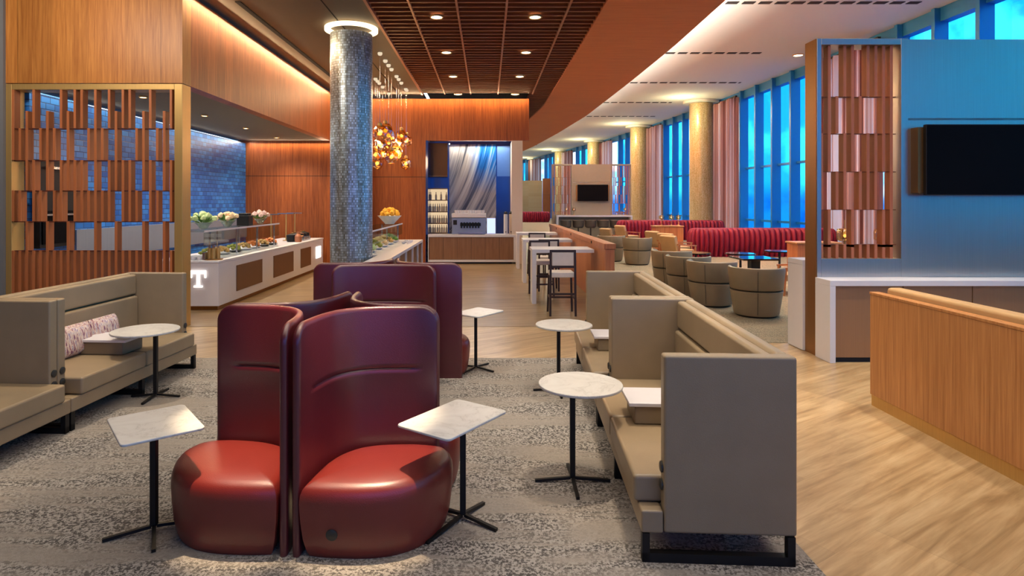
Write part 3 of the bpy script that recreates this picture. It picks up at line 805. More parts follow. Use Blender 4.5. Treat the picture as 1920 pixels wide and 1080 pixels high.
pedestal('pedestal_table', 'rectangular white pedestal table beside the far burgundy chairs', (-.136, 7.12), .676, rect((.03, -.06), math.atan2(.456, .329), .5, .39, .676), [(R(a), .25) for a in (235, 325, 55, 145)], gq)

# ------------------------------------------------------------------ buffets
def buffet_food():
    pass
t = thing('buffet_counter', 'long white buffet counter on the left with brown inset panels', 'counter', (0, 0, 0))
X1 = -4.80
build('body', MB().prism([(X1, 10.95), (X1, 17.9), (-6.0, 17.9), (-6.0, 10.95)], .08, .85), 'quartz', t, bevel=.01)
build('worktop', MB().prism([(X1+.01, 10.94), (X1+.01, 17.92), (-6.0, 17.92), (-6.0, 10.94)], .851, .893), 'quartz', t, bevel=.006)
build('plinth', MB().box(-5.95, X1-.05, 11.02, 17.85, 0, .08), 'bronze', t)
for a, b in ((11.72, 13.05), (13.75, 15.15), (15.75, 16.65)):
    build('inset_panel', MB().box(X1-.01, X1+.012, a, b, .24, .73), 'brown', t)
# lit letter T on the near end, lit plaque at the far end
xT, zT = -5.16, .47
build('letter', MB().box(xT-.14, xT+.14, 10.925, 10.949, zT+.19, zT+.25).box(xT-.025, xT+.025, 10.925, 10.949, zT-.02, zT+.19).box(xT-.075, xT+.075, 10.925, 10.949, zT-.05, zT-.02).box(xT-.14, xT-.115, 10.925, 10.949, zT+.12, zT+.19).box(xT+.115, xT+.14, 10.925, 10.949, zT+.12, zT+.19), 'sign', t, label='lit white letter T')
build('sign_plaque', MB().box(X1+.001, X1+.02, 17.15, 17.62, .36, .68), 'sign', t, label='small lit white sign')
t = thing('buffet_counter', 'white island buffet counter wrapped around the mosaic column', 'counter', (0, 0, 0))
IX0, IX1 = -3.12, -1.80
def isl(z0, z1, e):
    return MB().box(-2.17, IX1+e, 10.5-e, 12.13, z0, z1).box(-2.95-e, IX1+e, 12.13, 17.1+e, z0, z1)
build('body', isl(.08, .83, -.04), 'bronze', t)
build('worktop', isl(.831, .893, 0), 'quartz', t)
m = MB()
for y in (10.55, 11.6, 12.6, 13.7, 14.9, 16.0, 17.06): m.box(IX1-.04, IX1, y-.03, y+.03, .0, .83)
build('upright', m, 'quartz', t)
build('plinth', isl(0, .08, -.08), 'bronze', t)

def guard(label, x0, x1, y0, y1, h, posts, zc):
    t = thing('sneeze_guard', label, 'sneeze guard', (0, 0, zc))
    build('glass_shelf', MB().box(x0, x1, y0, y1, h-zc, h-zc+.025), 'glass', t)
    build('glass_front', MB().box(x1-.012, x1, y0, y1, h-zc-.27, h-zc-.01), 'glass', t)
    m = MB()
    for y in posts: 
        build('post', MB().cyl((x1-.06, y), .018, 0, h-zc, 10), 'chrome', t)
        build('post', MB().cyl((x0+.06, y), .018, 0, h-zc, 10), 'chrome', t)
    build('shelf_edge', MB().box(x1, x1+.012, y0, y1, h-zc-.002, h-zc+.03), 'quartz', t)
guard('glass sneeze guard shelf on the left buffet', -5.6, -5.08, 11.0, 14.95, 1.40, (11.35, 12.57, 13.67, 14.77), .894)
guard('glass sneeze guard on the island buffet behind the column', -2.9, -2.35, 12.3, 16.9, 1.33, (12.4, 14.7, 16.5), .894)

def bouquet(loc, label, petal, leaf, r=.2):
    t = thing('flower_arrangement', label, 'flowers', loc, 0)
    build('vase', MB().lathe([(.05,0),(.07,.01),(.1,.08),(.16,.13),(.15,.13),(.05,.02)], 20, cap=False), 'glass', t)
    m = MB(); n = 13
    for i in range(n):
        a = i*2.4; rr = r*math.sqrt(i/n)
        m.ico((rr*cos(a), rr*sin(a), .19+.09*(1-(rr/r)**2)+random.uniform(-.02, .02)), .06, 1, jit=.25)
    build('blossoms', m, petal, t)
    m = MB()
    for i in range(26):
        a = random.uniform(0, 6.3); l = random.uniform(.6, 1.15)*r; z = random.uniform(.12, .3)
        p = Vector((l*cos(a), l*sin(a), z)); q = Vector((-sin(a), cos(a), .2))*.035; c = Vector((.35*l*cos(a), .35*l*sin(a), .13))
        b = len(m.v); m.add([c, (c+p)/2+q, p, (c+p)/2-q], [(0,1,2,3)])
    build('leaves', m, leaf, t)
SH = 1.427
bouquet((-5.30, 11.45, SH), 'green leafy flower arrangement on the left buffet shelf, nearest', 'greenwhite', 'green', .24)
bouquet((-5.30, 12.5, SH), 'peach and cream flower arrangement on the left buffet shelf', 'peach', 'green', .22)
bouquet((-5.30, 14.3, SH), 'pink and white flower arrangement at the far end of the left buffet shelf', 'pink', 'green', .22)
solo('planter_box', MB().box(-.13, .13, -.13, .13, 0, .22).box(-.1, .1, -.1, .1, .22, .27), 'black', 'dark square planter between flowers on the left buffet shelf', 'planter', (-5.30, 13.4, SH), bevel=.01)
t = thing('flower_arrangement', 'orange flowers in a flared white bowl on the island buffet', 'flowers', (-2.6, 16.3, 1.357))
build('vase', MB().lathe([(.12,0),(.13,.02),(.3,.2),(.32,.22),(.28,.2),(.1,.04)], 24, cap=False), 'quartz', t)
m = MB()
for i in range(16):
    a = i*2.4; rr = .24*math.sqrt(i/16); m.ico((rr*cos(a), rr*sin(a), .24+.14*(1-(rr/.24)**2)), .08, 1, jit=.25)
build('blossoms', m, 'orange', t)
bouquet((-2.62, 12.75, 1.357), 'small yellow flower arrangement on the island buffet just behind the column', 'orange', 'green', .2)

def platter(loc, label, food, plate='marble', hump=.09, sc=1):
    t = thing('food_platter', label, 'food platter', loc, 0, 'buffet platters'); t.scale = (sc, sc, sc)
    build('plate', MB().lathe([(.12,0),(.14,.005),(.19,.03),(.185,.035),(.12,.012),(.0,.012)], 24, cap=False), plate, t)
    m = MB()
    for i in range(14):
        a = i*2.4; rr = .15*math.sqrt(i/14); m.ico((rr*cos(a), rr*sin(a), .055+hump*(1-(rr/.16)**2)), .05, 1, (1,1,.7), .15)
    build('food', m, food, t)
pl = [('green salad', 'food1', 'marble'), ('sliced bread', 'food2', 'marble'), ('leafy salad in a dark bowl', 'food1', 'black'), ('pastries', 'food2', 'quartz'), ('cut fruit', 'food3', 'quartz'), ('cheese and crackers', 'food2', 'black'), ('roasted vegetables', 'food3', 'black')]
for i, (nm, f, p) in enumerate(pl):
    platter((-5.34, 11.75+i*.55, .894), 'platter of %s on left buffet, %s from near end' % (nm, ['first','second','third','fourth','fifth','sixth','seventh'][i]), f, p)
for i, (nm, f) in enumerate((('pale melon slices', 'greenwhite'), ('green grapes', 'food1'), ('cream pastries', 'peach'), ('rolls', 'food2'), ('leafy salad', 'green'))):
    platter((-2.55, 12.75+i*.78, .894), 'platter of %s under the island sneeze guard, %s from the column' % (nm, ['first','second','third','fourth','fifth'][i]), f, 'quartz', sc=1.35)
# brass caddy with cutlery, cups
t = thing('cutlery_caddy', 'brass caddy of cutlery on the near corner of the left buffet', 'caddy', (-4.98, 11.15, .894))
build('tray', MB().lathe([(.02, 0), (.16, 0), (.165, .02), (.15, .02), (.02, .008)], 24), 'bronze', t)
for i, (x, y) in enumerate(((-.06, -.02), (.02, -.05), (.07, .03), (-.02, .06))):
    j = build('canister', MB().lathe([(.038, .02), (.04, .21), (.034, .21), (.032, .03)], 16, (x, y, 0), cap=False), 'brass', t)
    m = MB()
    for q in range(4): m.box(x-.02+q*.012, x-.014+q*.012, y-.004, y+.004, .05, .25+.02*(q % 2))
    build('cutlery', m, 'chrome', j)
c0 = None
for i in range(9):
    x, y = -5.2-.11*(i % 3), 11.08+.13*(i//3)
    if c0 is None:
        c0 = solo('bowl', MB().lathe([(.03,0),(.035,.006),(.055,.06),(.05,.06),(.03,.012)], 18, cap=False), 'quartz', 'small white bowl at the near end of the left buffet', 'bowl', (x, y, .894), group='white bowls on the left buffet')
    else:
        c = c0.copy(); C.objects.link(c); c.location = (x, y, .894)
solo('napkin_holder', MB().box(-.02, .02, -.08, .08, 0, .14), 'chrome', 'steel napkin holder near the left buffet end', 'holder', (-5.10, 10.99+.1, .894), bevel=.004)
pt = None
for i in range(4):
    lab = 'black cooking pot on the far end of the left buffet, %s from the near side' % ['first','second','third','fourth'][i]
    if pt is None:
        pt = thing('cooking_pot', lab, 'pot', (-5.15, 16.2, .894), 0, 'black pots on the left buffet')
        build('body', MB().lathe([(.13,0),(.15,.02),(.16,.16),(.15,.18),(.05,.21)], 22), 'black', pt)
        build('lid_knob', MB().lathe([(.02,.21),(.03,.235),(.0,.245)], 12), 'brass', pt)
        build('handle', MB().tube([(.15,-.03,.12),(.21,-.03,.13),(.21,.03,.13),(.15,.03,.12)], .01), 'brass', pt)
    else: dup(pt, (-5.15-.05*(i % 2), 16.2+i*.38, .894), i*.7, lab)
t = thing('carafe', 'copper carafe among the dishes on the left buffet', 'carafe', (-4.95, 16.05, .894))
build('body', MB().lathe([(.07,0),(.09,.03),(.09,.15),(.04,.22),(.05,.26)], 20), 'copper', t)
build('handle', MB().tube([(.08,0,.14),(.14,0,.16),(.13,0,.22),(.05,0,.24)], .01), 'copper', t)
hl = None
for i, y in enumerate((15.45, 16.6, 17.35)):
    lab = 'slim brass heat lamp stand with flat top, %s along the left buffet' % ['first','second','third'][i]
    if hl is None:
        hl = thing('heat_lamp', lab, 'lamp', (-5.45, y, .894), 0, 'heat lamp stands on the left buffet')
        build('post', MB().cyl((0,0), .018, 0, .72, 12), 'brass', hl)
        build('base', MB().lathe([(.09,0),(.09,.012),(.02,.02)], 20), 'brass', hl)
        build('lamp_head', MB().box(-.22, .22, -.05, .05, .72, .745), 'chrome', hl)
    else: dup(hl, (-5.45, y, .894), 0, lab)
g0 = None
for i in range(10):
    x, y = -4.93-.09*(i % 2), 16.5+.12*(i//2)
    if g0 is None: g0 = solo('glass_cup', MB().lathe([(.025,0),(.035,.11),(.031,.11),(.022,.01)], 14, cap=False), 'chrome', 'small steel cup at the far end of the left buffet', 'cup', (x, y, .894), group='steel cups on the left buffet')
    else:
        c = g0.copy(); C.objects.link(c); c.location = (x, y, .894)
for i in range(6):
    x, y = -1.98-.12*(i % 2), 15.3+.3*(i//2)
    c = c0.copy(); C.objects.link(c); c.location = (x, y, .894); c['label'] = 'small white bowl along the edge of the island buffet'; c['group'] = 'white bowls on the island'

# pendant cluster
gp = 'amber glass pendants'
def pend(x, y, zg, lab, r=.2, first=None):
    t = thing('pendant_lamp', lab, 'pendant lamp', (x, y, 5.278), 0, gp)
    build('canopy', MB().lathe([(.05,0),(.055,-.03),(.04,-.06),(.01,-.07)], 16), 'canopy', t)
    build('cord', MB().tube([(0,0,-.06),(0,0,zg+r-5.278)], .0035, 6), 'chrome', t)
    m = MB(); m.ico((0,0,zg-5.278), r, 2, (1,1,1.08), .10)
    g = build('glass_globe', m, 'amber', t, smooth=False)
    build('bulb', MB().ico((0,0,zg-5.278), .05, 1), 'bulb', g)
    build('neck', MB().lathe([(.05, zg+r-5.278-.04), (.05, zg+r-5.278+.05), (.015, zg+r-5.278+.08)], 14), 'brass', t)
def py(x, X): return X*1150/(x-914)
pp = [(712.5,250,-2.4), (722.5,245,-2.4), (728.5,254,-2.4), (734,294,-2.4), (743.5,286,-2.4), (747.5,268,-2.4), (752.5,255,-2.4), (761,307,-2.4), (762.5,264,-2.4), (704,290,-3.02), (707.5,306,-3.02), (711,271,-3.02), (717.5,288,-3.02), (729,268,-3.02)]
for i, (px, pyy, X) in enumerate(pp):
    Y = py(px, X); zg = EYE+(378-pyy)*Y/F
    d = ['highest at the left front','second from the left front','left of centre, high','centre, low','centre right, low','right of centre, middle height','right, high','lowest, alone at the right','rightmost, high','far row, left, middle height','far row, left, lowest','far row, upper left','far row, centre low','far row, centre high'][i]
    pend(X, Y, zg, 'glowing amber glass pendant of the cluster, '+d, .17)

# ------------------------------------------------------------------ coffee bar
K = 19.2/F
def bx(px): return (px-914)*K
def bz(py): return EYE+(378-py)*K
t = thing('bar_counter', 'white framed coffee bar counter with five wood doors at the back', 'counter', (0, 19.15, 0))
bl, br = bx(799), bx(968)
build('frame', MB().box(bl, br, 0, .7, .84, .918).box(bl, bl+.08, 0, .7, .06, .84).box(br-.08, br, 0, .7, .06, .84).box(bl+.08, br-.08, 0, .7, .06, .13), 'quartz', t, bevel=.006)
w = (br-bl-.18)/6
for i in range(6): build('door', MB().box(bl+.09+i*w+.004, bl+.09+(i+1)*w-.004, .03, .05, .14, .835), 'doorpanel', t)
build('carcass', MB().box(bl+.085, br-.085, .06, .68, .135, .838), 'black', t)
build('plinth', MB().box(bl+.02, br-.02, .05, .65, 0, .06), 'black', t)
solo('wall_art', MB().box(bx(840), bx(931), 0, .03, .0, bz(265)-.918), 'art', 'tall agate patterned glass panel behind the coffee machine', 'artwork', (0, 20.2, .918)).location = (0, 20.25, .918)
solo('wall_art', MB().box(bx(933), .74, 0, .03, bz(328)-.918, bz(268)-.918), 'lightblueglass', 'pale blue square of glass at the upper right of the coffee bar', 'artwork', (0, 20.25, .918))
# backlit shelves
t = thing('display_shelf', 'backlit shelving with rows of bottles at the left of the coffee bar', 'shelf', (0, 19.75, 0))
sx0, sx1 = bx(801), bx(837)
ys = (438, 419.5, 397, 374.5, 352, 328)
build('cabinet', MB().box(sx0-.06, sx0, 0, .45, .92, 3.85).box(sx1, sx1+.05, 0, .45, .92, 3.85), 'blueglass', t)
for y in ys: build('shelf_board', MB().box(sx0, sx1, 0, .4, bz(y)-.03, bz(y)), 'bronzepanel', t)
build('back_light', MB().box(sx0, sx1, .4, .42, bz(438), bz(352)), 'shelflight', t)
build('upper_panel', MB().box(sx0, sx1, .2, .3, bz(328), 3.85), 'brown', t)
b0 = None
shn = ['bottom', 'second lowest', 'middle', 'second highest']
for r in range(4):
    hh = (bz(ys[r+1])-.03)-bz(ys[r])
    for i in range(8 if r != 3 else 4):
        for row in range(1):
            x = sx0+.05+(sx1-sx0-.1)*(i/7 if r != 3 else i/3); y = 19.75+.12+.05*(i % 2)
            lab = 'small bottle on the %s backlit shelf of the coffee bar' % shn[r]
            if b0 is None: b0 = solo('bottle', MB().lathe([(.03,0),(.032,.14),(.012,.19),(.012,.25)], 12), 'bottle', lab, 'bottle', (x, y, bz(ys[r])), group='bottles on the %s shelf' % shn[r])
            else:
                c = b0.copy(); C.objects.link(c); c.location = (x, y, bz(ys[r])); c['label'] = lab; c['group'] = 'bottles on the %s shelf' % shn[r]
                c.scale = (1, 1, min(1.0, (hh-.03)/.25))
# coffee machine and cups
t = thing('coffee_machine', 'wide steel coffee machine on the back bar counter', 'coffee machine', (0, 19.3, .919))
cx0, cx1 = bx(847), bx(911)
build('body', MB().box(cx0, cx1, 0, .5, .0, .52), 'machine', t, bevel=.015)
build('top_tray', MB().box(cx0-.01, cx1+.01, -.03, .52, .53, .66), 'quartz', t, bevel=.01)
build('control_panel', MB().box(cx0+.26, cx1-.16, -.02, 0, .26, .36), 'black', t)
for i in range(7): build('spout', MB().cyl((cx0+.30+i*.09, -.04), .025, .2, .38, 10), 'black', t)
build('drip_tray', MB().box(cx0+.2, cx1-.05, -.08, -.001, .02, .06), 'chrome', t)
build('side_panel', MB().box(cx0+.04, cx0+.16, -.01, 0, .3, .45), 'black', t)
k0 = None
for i in range(12):
    x = cx0+.12+i*(cx1-cx0-.2)/11
    if k0 is None: k0 = solo('cup', MB().lathe([(.025,0),(.04,.01),(.045,.1),(.04,.1),(.022,.012)], 14, cap=False), 'quartz', 'white cup in the row on top of the coffee machine', 'cup', (x, 19.42, 1.58), group='cups on the coffee machine')
    else:
        c = k0.copy(); C.objects.link(c); c.location = (x, 19.42, 1.58)
t = thing('menu_display', 'small lit white menu screen beside the coffee machine', 'screen', (bx(921), 19.35, .919))
build('screen', MB().box(-.13, .13, -.012, -.002, .03, .5), 'screenlit', t)
build('casing', MB().box(-.14, .14, 0, .03, 0, .52), 'quartz', t, bevel=.005)
build('stand', MB().box(-.1, .1, .03, .12, 0, .02), 'chrome', t)
for i, (px, h, mt, nm) in enumerate(((952, .72, 'quartz', 'white'), (962, .72, 'cream', 'cream'), (972, .6, 'quartz', 'white and black'))):
    t = thing('drink_dispenser', 'tall %s drink dispenser on the right of the coffee bar, %s' % (nm, ['left','middle','right'][i]), 'dispenser', (bx(px)-.06, 19.3+.1*i, .919))
    build('body', MB().lathe([(.06,0),(.065,.02),(.065,h-.1),(.05,h-.08)], 18), mt, t)
    build('lid', MB().lathe([(.055,h-.08),(.06,h-.04),(.02,h)], 18), 'black', t)
    build('tap', MB().box(-.012, .012, -.12, -.06, .06, .1), 'black', t)

# ------------------------------------------------------------------ high tables, stools, divider
t0 = None
for i, y in enumerate((11.66, 14.66, 17.75)):
    lab = 'white waterfall high table against the wood divider, %s' % ['nearest', 'middle one of three', 'farthest'][i]
    if t0 is None:
        t0 = thing('high_table', lab, 'table', (0, y, 0), 0, 'high tables')
        build('tabletop', MB().box(.85, 2.03, 0, .78, .975, 1.04), 'quartz', t0, bevel=.004)
        build('leg', MB().box(.85, .93, 0.0, .5, 0, .974), 'quartz', t0, bevel=.004)
    else: dup(t0, (0, y, 0), 0, lab)
t = thing('divider_wall', 'low orange wood divider between high tables and lounge', 'divider', (0, 0, 0))
build('body', MB().box(2.09, 2.26, 10.9, 20.6, 0, 1.10), 'dividerwood', t)
build('cap', MB().box(2.07, 2.28, 10.88, 20.62, 1.105, 1.2), 'dividerwood', t, bevel=.004)
for y in (12.2, 15.2, 18.4):
    o = build('outlet', MB().box(2.06, 2.069, y-.035, y+.035, 1.12, 1.17), 'black', t)
def stool(loc, rz, lab):
    t = thing('bar_stool', lab, 'stool', loc, rz, 'bar stools at the high tables')
    w = .205
    for sx in (-1, 1):
        build('leg', MB().bar((sx*w*1.05, -.02, 0), (sx*w, .0, 1.12), .035, .03), 'darkwood', t)
        build('leg', MB().bar((sx*w*1.05, .44, 0), (sx*w*.95, .40, .66), .035, .03), 'darkwood', t)
        build('side_rail', MB().bar((sx*w, .0, .3), (sx*w, .42, .3), .02, .03), 'darkwood', t)
    build('front_rail', MB().bar((-w, .43, .26), (w, .43, .26), .02, .035), 'darkwood', t)
    build('back_rail', MB().bar((-w, -.01, .38), (w, -.01, .38), .02, .035), 'darkwood', t)
    build('middle_rail', MB().bar((-w, .0, .84), (w, .0, .84), .025, .035), 'darkwood', t)
    build('top_rail', MB().bar((-w-.015, .0, 1.11), (w+.015, .0, 1.11), .03, .04), 'darkwood', t)
    build('seat', MB().box(-w+.005, w-.005, .01, .44, .655, .745), 'chairseat', t, bevel=.015)
    build('back_cushion', MB().box(-w+.022, w-.022, -.02, .02, .86, 1.088), 'chairseat', t, bevel=.01)
    return t
sb = stool((1.28, 10.42, 0), 0, 'dark framed bar stool with pale back, nearest, at the nearest high table')
dup(sb, (1.33, 13.3, 0), 0, 'dark framed bar stool at the middle high table, right one')
dup(sb, (1.05, 12.98, 0), pi+.1, 'dark framed bar stool on the far side of the nearest high table').location = (1.10, 12.95, 0)
dup(sb, (1.30, 16.1, 0), 0, 'dark framed bar stool at the farthest high table')

# ------------------------------------------------------------------ lounge furniture
def tub(loc, rz, lab, group):
    t = thing('tub_chair', lab, 'chair', loc, rz, group)
    build('foot_ring', MB().lathe([(.32,0),(.33,.03)], 36), 'black', t)
    build('drum', MB().lathe([(.35,.03),(.365,.06),(.41,.36),(.425,.43),(.40,.45),(.2,.45)], 48), 'taupedark', t)
    rings = []; n = 40
    for i in range(n+1):
        a = R(-128+256*i/n)-pi/2      # opening faces +y
        e = min(i, n-i)/n
        top = .84 if e > .1 else .84-.20*(1-e/.1)**1.5
        ring = []
        for r, z in ((.40, .455), (.425, .475), (.455, top-.05), (.45, top-.012), (.43, top), (.40, top-.012), (.385, top-.05), (.35, .46)):
            ring.append((r*cos(a), r*sin(a), z))
        rings.append(ring)
    build('back_shell', MB().rings(rings), 'taupedark', t, ang=50)
    build('seat_cushion', MB().lathe([(.33,.452),(.345,.48),(.34,.52),(.25,.535)], 36), 'taupedark', t)
    build('seam', MB().lathe([(.405,.444),(.423,.448),(.405,.452)], 48, cap=False).tube([(.0,-.430,.455),(.0,-.458,.79)], .004, 6).tube([(0,-.368,.06),(0,-.426,.43)], .004, 6), 'socket', t)
    return t
gtub = 'taupe tub chairs beside the sofa row'
tc = [((4.60, 10.5, .006), 20, 'taupe tub chair in front of the red sofa, nearest'), ((4.22, 11.55, .006), 35, 'taupe tub chair second nearest, half hidden by the nearest one'), ((4.12, 12.6, .006), 28, 'taupe tub chair third nearest in the row'), ((4.20, 14.0, .006), 40, 'taupe tub chair fourth in the row, before the red sofa end'), ((4.64, 19.0, .006), 10, 'taupe tub chair beyond the wood divider, right one of the far pair'), ((4.05, 20.1, .006), 15, 'taupe tub chair beyond the wood divider, left one of the far pair')]
tb = tub(tc[0][0], R(-tc[0][1]), tc[0][2], gtub)
for p, a, l in tc[1:]: dup(tb, p, R(-a), l, gtub)
# long channelled red sofas
def redsofa(loc, lab, rz=0, Ls=6.3):
    t = thing('channel_sofa', lab, 'sofa', loc, rz, 'red channelled sofas')
    D = .9; r = D/2; half = Ls/2-r; per = 4*half+2*pi*r; nch = int(per/.18); n = nch*8; rings = []
    def P(s):
        s %= per
        if s < 2*half: return (-half+s, -r, 0, -1)
        s -= 2*half
        if s < pi*r: a = -pi/2+s/r; return (half+r*cos(a), r*sin(a), cos(a), sin(a))
        s -= pi*r
        if s < 2*half: return (half-s, r, 0, 1)
        s -= 2*half; a = pi/2+s/r; return (-half+r*cos(a), r*sin(a), cos(a), sin(a))
    for z, ins in ((.0, .12), (.08, .10), (.25, .03), (.45, -.01), (.65, -.015), (.82, .01), (.92, .05), (.98, .11), (1.0, .2), (1.0, .3)):
        ring = []
        for k in range(n):
            x, y, nx, ny = P(per*k/n); f = -ins+.10*abs(sin(pi*(k/8.0)))**.7-.08
            bend = -.25*(x/half)**2*.4
            ring.append((x+nx*f, y+ny*f+bend, z))
        rings.append(ring)
    build('upholstery', MB().rings(rings), 'velvet', t, ang=70)
    build('plinth', MB().box(-half, half, -r+.2, r-.2, 0.0, .05), 'black', t)
    return t
redsofa((9.72, 21.9, .006), 'long red velvet channelled sofa behind the tub chairs', 0, 5.2)
redsofa((9.25, 31.2, .006), 'long red velvet channelled sofa farther back, before the gold column', 0, 5.4)
redsofa((3.4, 58, .006), 'red velvet channelled sofa far in the distance, beside the cream pier', 0, 5.0)
# tan easy chairs with wood arms
def easy(loc, rz, lab):
    t = thing('easy_chair', lab, 'chair', loc, rz, 'tan easy chairs')
    build('seat', MB().box(-.32, .32, -.3, .36, .3, .44), 'tan', t, bevel=.03, segs=3)
    b = build('backrest', MB().box(-.32, .32, -.07, .07, 0, .5), 'tan', t, bevel=.04, segs=3); b.location = (0, -.36, .4); b.rotation_euler = (R(15), 0, 0)
    for sx in (-1, 1):
        build('armrest', MB().bar((sx*.38, -.46, .62), (sx*.38, .36, .56), .06, .04), 'dividerwood', t)
        build('leg', MB().bar((sx*.38, -.4, 0), (sx*.38, -.38, .62), .04, .04), 'dividerwood', t)
        build('leg', MB().bar((sx*.38, .36, 0), (sx*.38, .32, .57), .04, .04), 'dividerwood', t)
    return t
e0 = easy((6.05, 19.4, .006), R(-60), 'tan easy chair with wooden arms left of the red sofa, front one')
dup(e0, (6.35, 20.7, .006), R(-60), 'tan easy chair with wooden arms left of the red sofa, middle one')
dup(e0, (6.3, 22.2, .006), R(-60), 'tan easy chair with wooden arms left of the red sofa, back one')
dup(e0, (6.55, 12.9, .006), R(75), 'tan easy chair with wooden arms right of the nearest tub chair')
dup(e0, (5.1, 24.6, .006), R(-60), 'tan easy chair beyond the divider near the distant red sofa, left one')
dup(e0, (6.3, 27.5, .006), R(-60), 'tan easy chair beyond the divider near the distant red sofa, right one')
t = thing('side_cabinet', 'pale wood cabinet at the left end of the red sofa', 'cabinet', (7.15, 24.4, .006))
build('carcass', MB().box(-.55, .55, -.3, .3, .08, .95), 'dividerwood', t, bevel=.01)
build('worktop', MB().box(-.58, .58, -.33, .33, .951, .99), 'benchwood', t, bevel=.005)
for s in (-1, 1): build('leg', MB().box(s*.45-.04, s*.45+.04, -.2, .2, 0, .08), 'dividerwood', t)
t = thing('side_cabinet', 'pale wood cabinet behind the tan easy chair near the partition', 'cabinet', (7.75, 14.6, .006))
build('carcass', MB().box(-.5, .5, -.25, .25, .08, .95), 'dividerwood', t, bevel=.01)
build('worktop', MB().box(-.53, .53, -.28, .28, .951, .99), 'benchwood', t, bevel=.005)
for s in (-1, 1): build('leg', MB().box(s*.4-.04, s*.4+.04, -.2, .2, 0, .08), 'dividerwood', t)
# dark low tables, ottoman
def dark_table(loc, r, h, lab, first=None):
    if first: return dup(first, loc, 0, lab)
    t = thing('low_table', lab, 'table', loc, 0, 'dark round low tables')
    build('tabletop', MB().lathe([(r, h-.03), (r, h)], 36), 'gloss', t)
    build('post', MB().cyl((0,0), .03, .02, h-.03, 12), 'black', t)
    build('base', MB().lathe([(.2,0),(.2,.015),(.03,.03)], 24), 'black', t)
    return t
dt = dark_table((5.5, 16.2, .006), .38, .6, 'dark round low table behind the third tub chair')
dark_table((6.6, 16.0, .006), .38, .6, 'dark round low table before the middle of the red sofa', dt)
dark_table((8.0, 16.8, .006), .38, .6, 'dark round low table near the right part of the red sofa', dt)
dark_table((5.2, 21.6, .006), .38, .6, 'dark round low table beside the easy chairs', dt)
t = thing('low_table', 'dark glossy square low table reflecting the windows', 'table', (5.95, 13.7, .006))
build('tabletop', MB().box(-.4, .4, -.4, .4, .66, .7), 'gloss', t, bevel=.005)
build('pedestal', MB().box(-.1, .1, -.1, .1, .02, .66), 'black', t); build('base', MB().box(-.25, .25, -.25, .25, 0, .02), 'black', t)
solo('ottoman', MB().lathe([(.34,0),(.37,.05),(.38,.4),(.34,.47),(.2,.49)], 36), 'mauve', 'round mauve ottoman beyond the nearest tub chair', 'ottoman', (5.2, 12.1, .006))
# small glass lamps standing in the lounge
for i, (x, y, z) in enumerate(((6.9, 24.3, .997), (7.3, 24.35, .997), (7.6, 24.4, .997), (4.3, 33.35, 1.207), (4.7, 33.35, 1.207), (7.5, 33.35, 1.207))):
    lab = ['gold lamp on the pale cabinet by the red sofa, left', 'gold lamp on the pale cabinet by the red sofa, middle', 'gold lamp on the pale cabinet by the red sofa, right', 'gold lamp on the distant white counter, leftmost', 'gold lamp on the distant white counter, second', 'gold lamp on the distant white counter, right end'][i]
    lantern((x, y, z), lab, L0)
# far doors and gold screen
solo('metal_screen', MB().box(-1.5, 1.5, 0, .15, 0, 4.2), 'goldmosaic', 'gold mesh screen far beyond the cream pier', 'screen', (4.4, 66, .006))
struct('door_1', MB().box(6.3, 7.2, 70, 70.2, 0, 4.6), 'panelwood')

# ------------------------------------------------------------------ light
def area(name, loc, rot, sx, sy, power, col, spread=180):
    l = bpy.data.lights.new(name, 'AREA'); l.shape = 'RECTANGLE'; l.size = sx; l.size_y = sy; l.energy = power; l.color = col; l.spread = R(spread)
    o = bpy.data.objects.new(name, l); C.objects.link(o); o.location = loc; o.rotation_euler = rot; return o
def spot(name, loc, power, col, ang=70, blend=.5, r=.06, rot=(0,0,0)):
    l = bpy.data.lights.new(name, 'SPOT'); l.energy = power; l.color = col; l.spot_size = R(ang); l.spot_blend = blend; l.shadow_soft_size = r
    o = bpy.data.objects.new(name, l); C.objects.link(o); o.location = loc; o.rotation_euler = rot; return o
def point(name, loc, power, col, r=.1):
    l = bpy.data.lights.new(name, 'POINT'); l.energy = power; l.color = col; l.shadow_soft_size = r
    o = bpy.data.objects.new(name, l); C.objects.link(o); o.location = loc; return o
WARM = (1, .78, .55); WARM2 = (1, .89, .76); NEUT = (1, .94, .86)
area('overhead_fill_light', (-1.0, 4.0, 5.2), (0, 0, 0), 5.5, 6.5, 230, WARM2)  # added area fill without a fixture, brightens the seating
area('overhead_fill_light', (3.2, 2.5, 5.2), (0, 0, 0), 2.5, 6, 110, WARM2)  # second added fill, out of view over the right side
for x, y, a, p in ((-1.40, 3.70, 12.5, 1900), (-.72, 3.64, 12.5, 1900), (1.05, 4.3, 22, 260), (-3.75, 5.7, 22, 240), (-3.9, 3.9, 22, 200)):
    spot('seat_spot', (x, y, 5.2), p, (1, .76, .50), a, .55, .05)
for x, y in ((1.3, 4.6), (-3.7, 5.8), (1.5, 6.6), (-1.1, 6.2), (2.9, 4.8), (3.0, 7.0), (-.1, 8.6), (-4.0, 8.0)):
    spot('downlight_lamp', (x, y, 5.2), 250, WARM2, 46, .5, .05)
for p in LIGHTS:
    if p[1] < 18: spot('downlight_lamp', p, 90, WARM2, 95, .8, .08)
area('screen_fill_light', (-5.9, 6.6, 5.2), (R(62), 0, 0), 2.4, .5, 150, WARM2)  # added wash, out of view, brightens the wood over the left screen
for y in (10.6, 12.9, 15.1, 17.3): spot('downlight_lamp', (-5.75, y, 3.72), 230, WARM2, 130, .8, .06)
area('cove_light', (-4.56, 14.0, 5.24), (0, R(-25), 0), .06, 9.0, 210, (1, .74, .42))
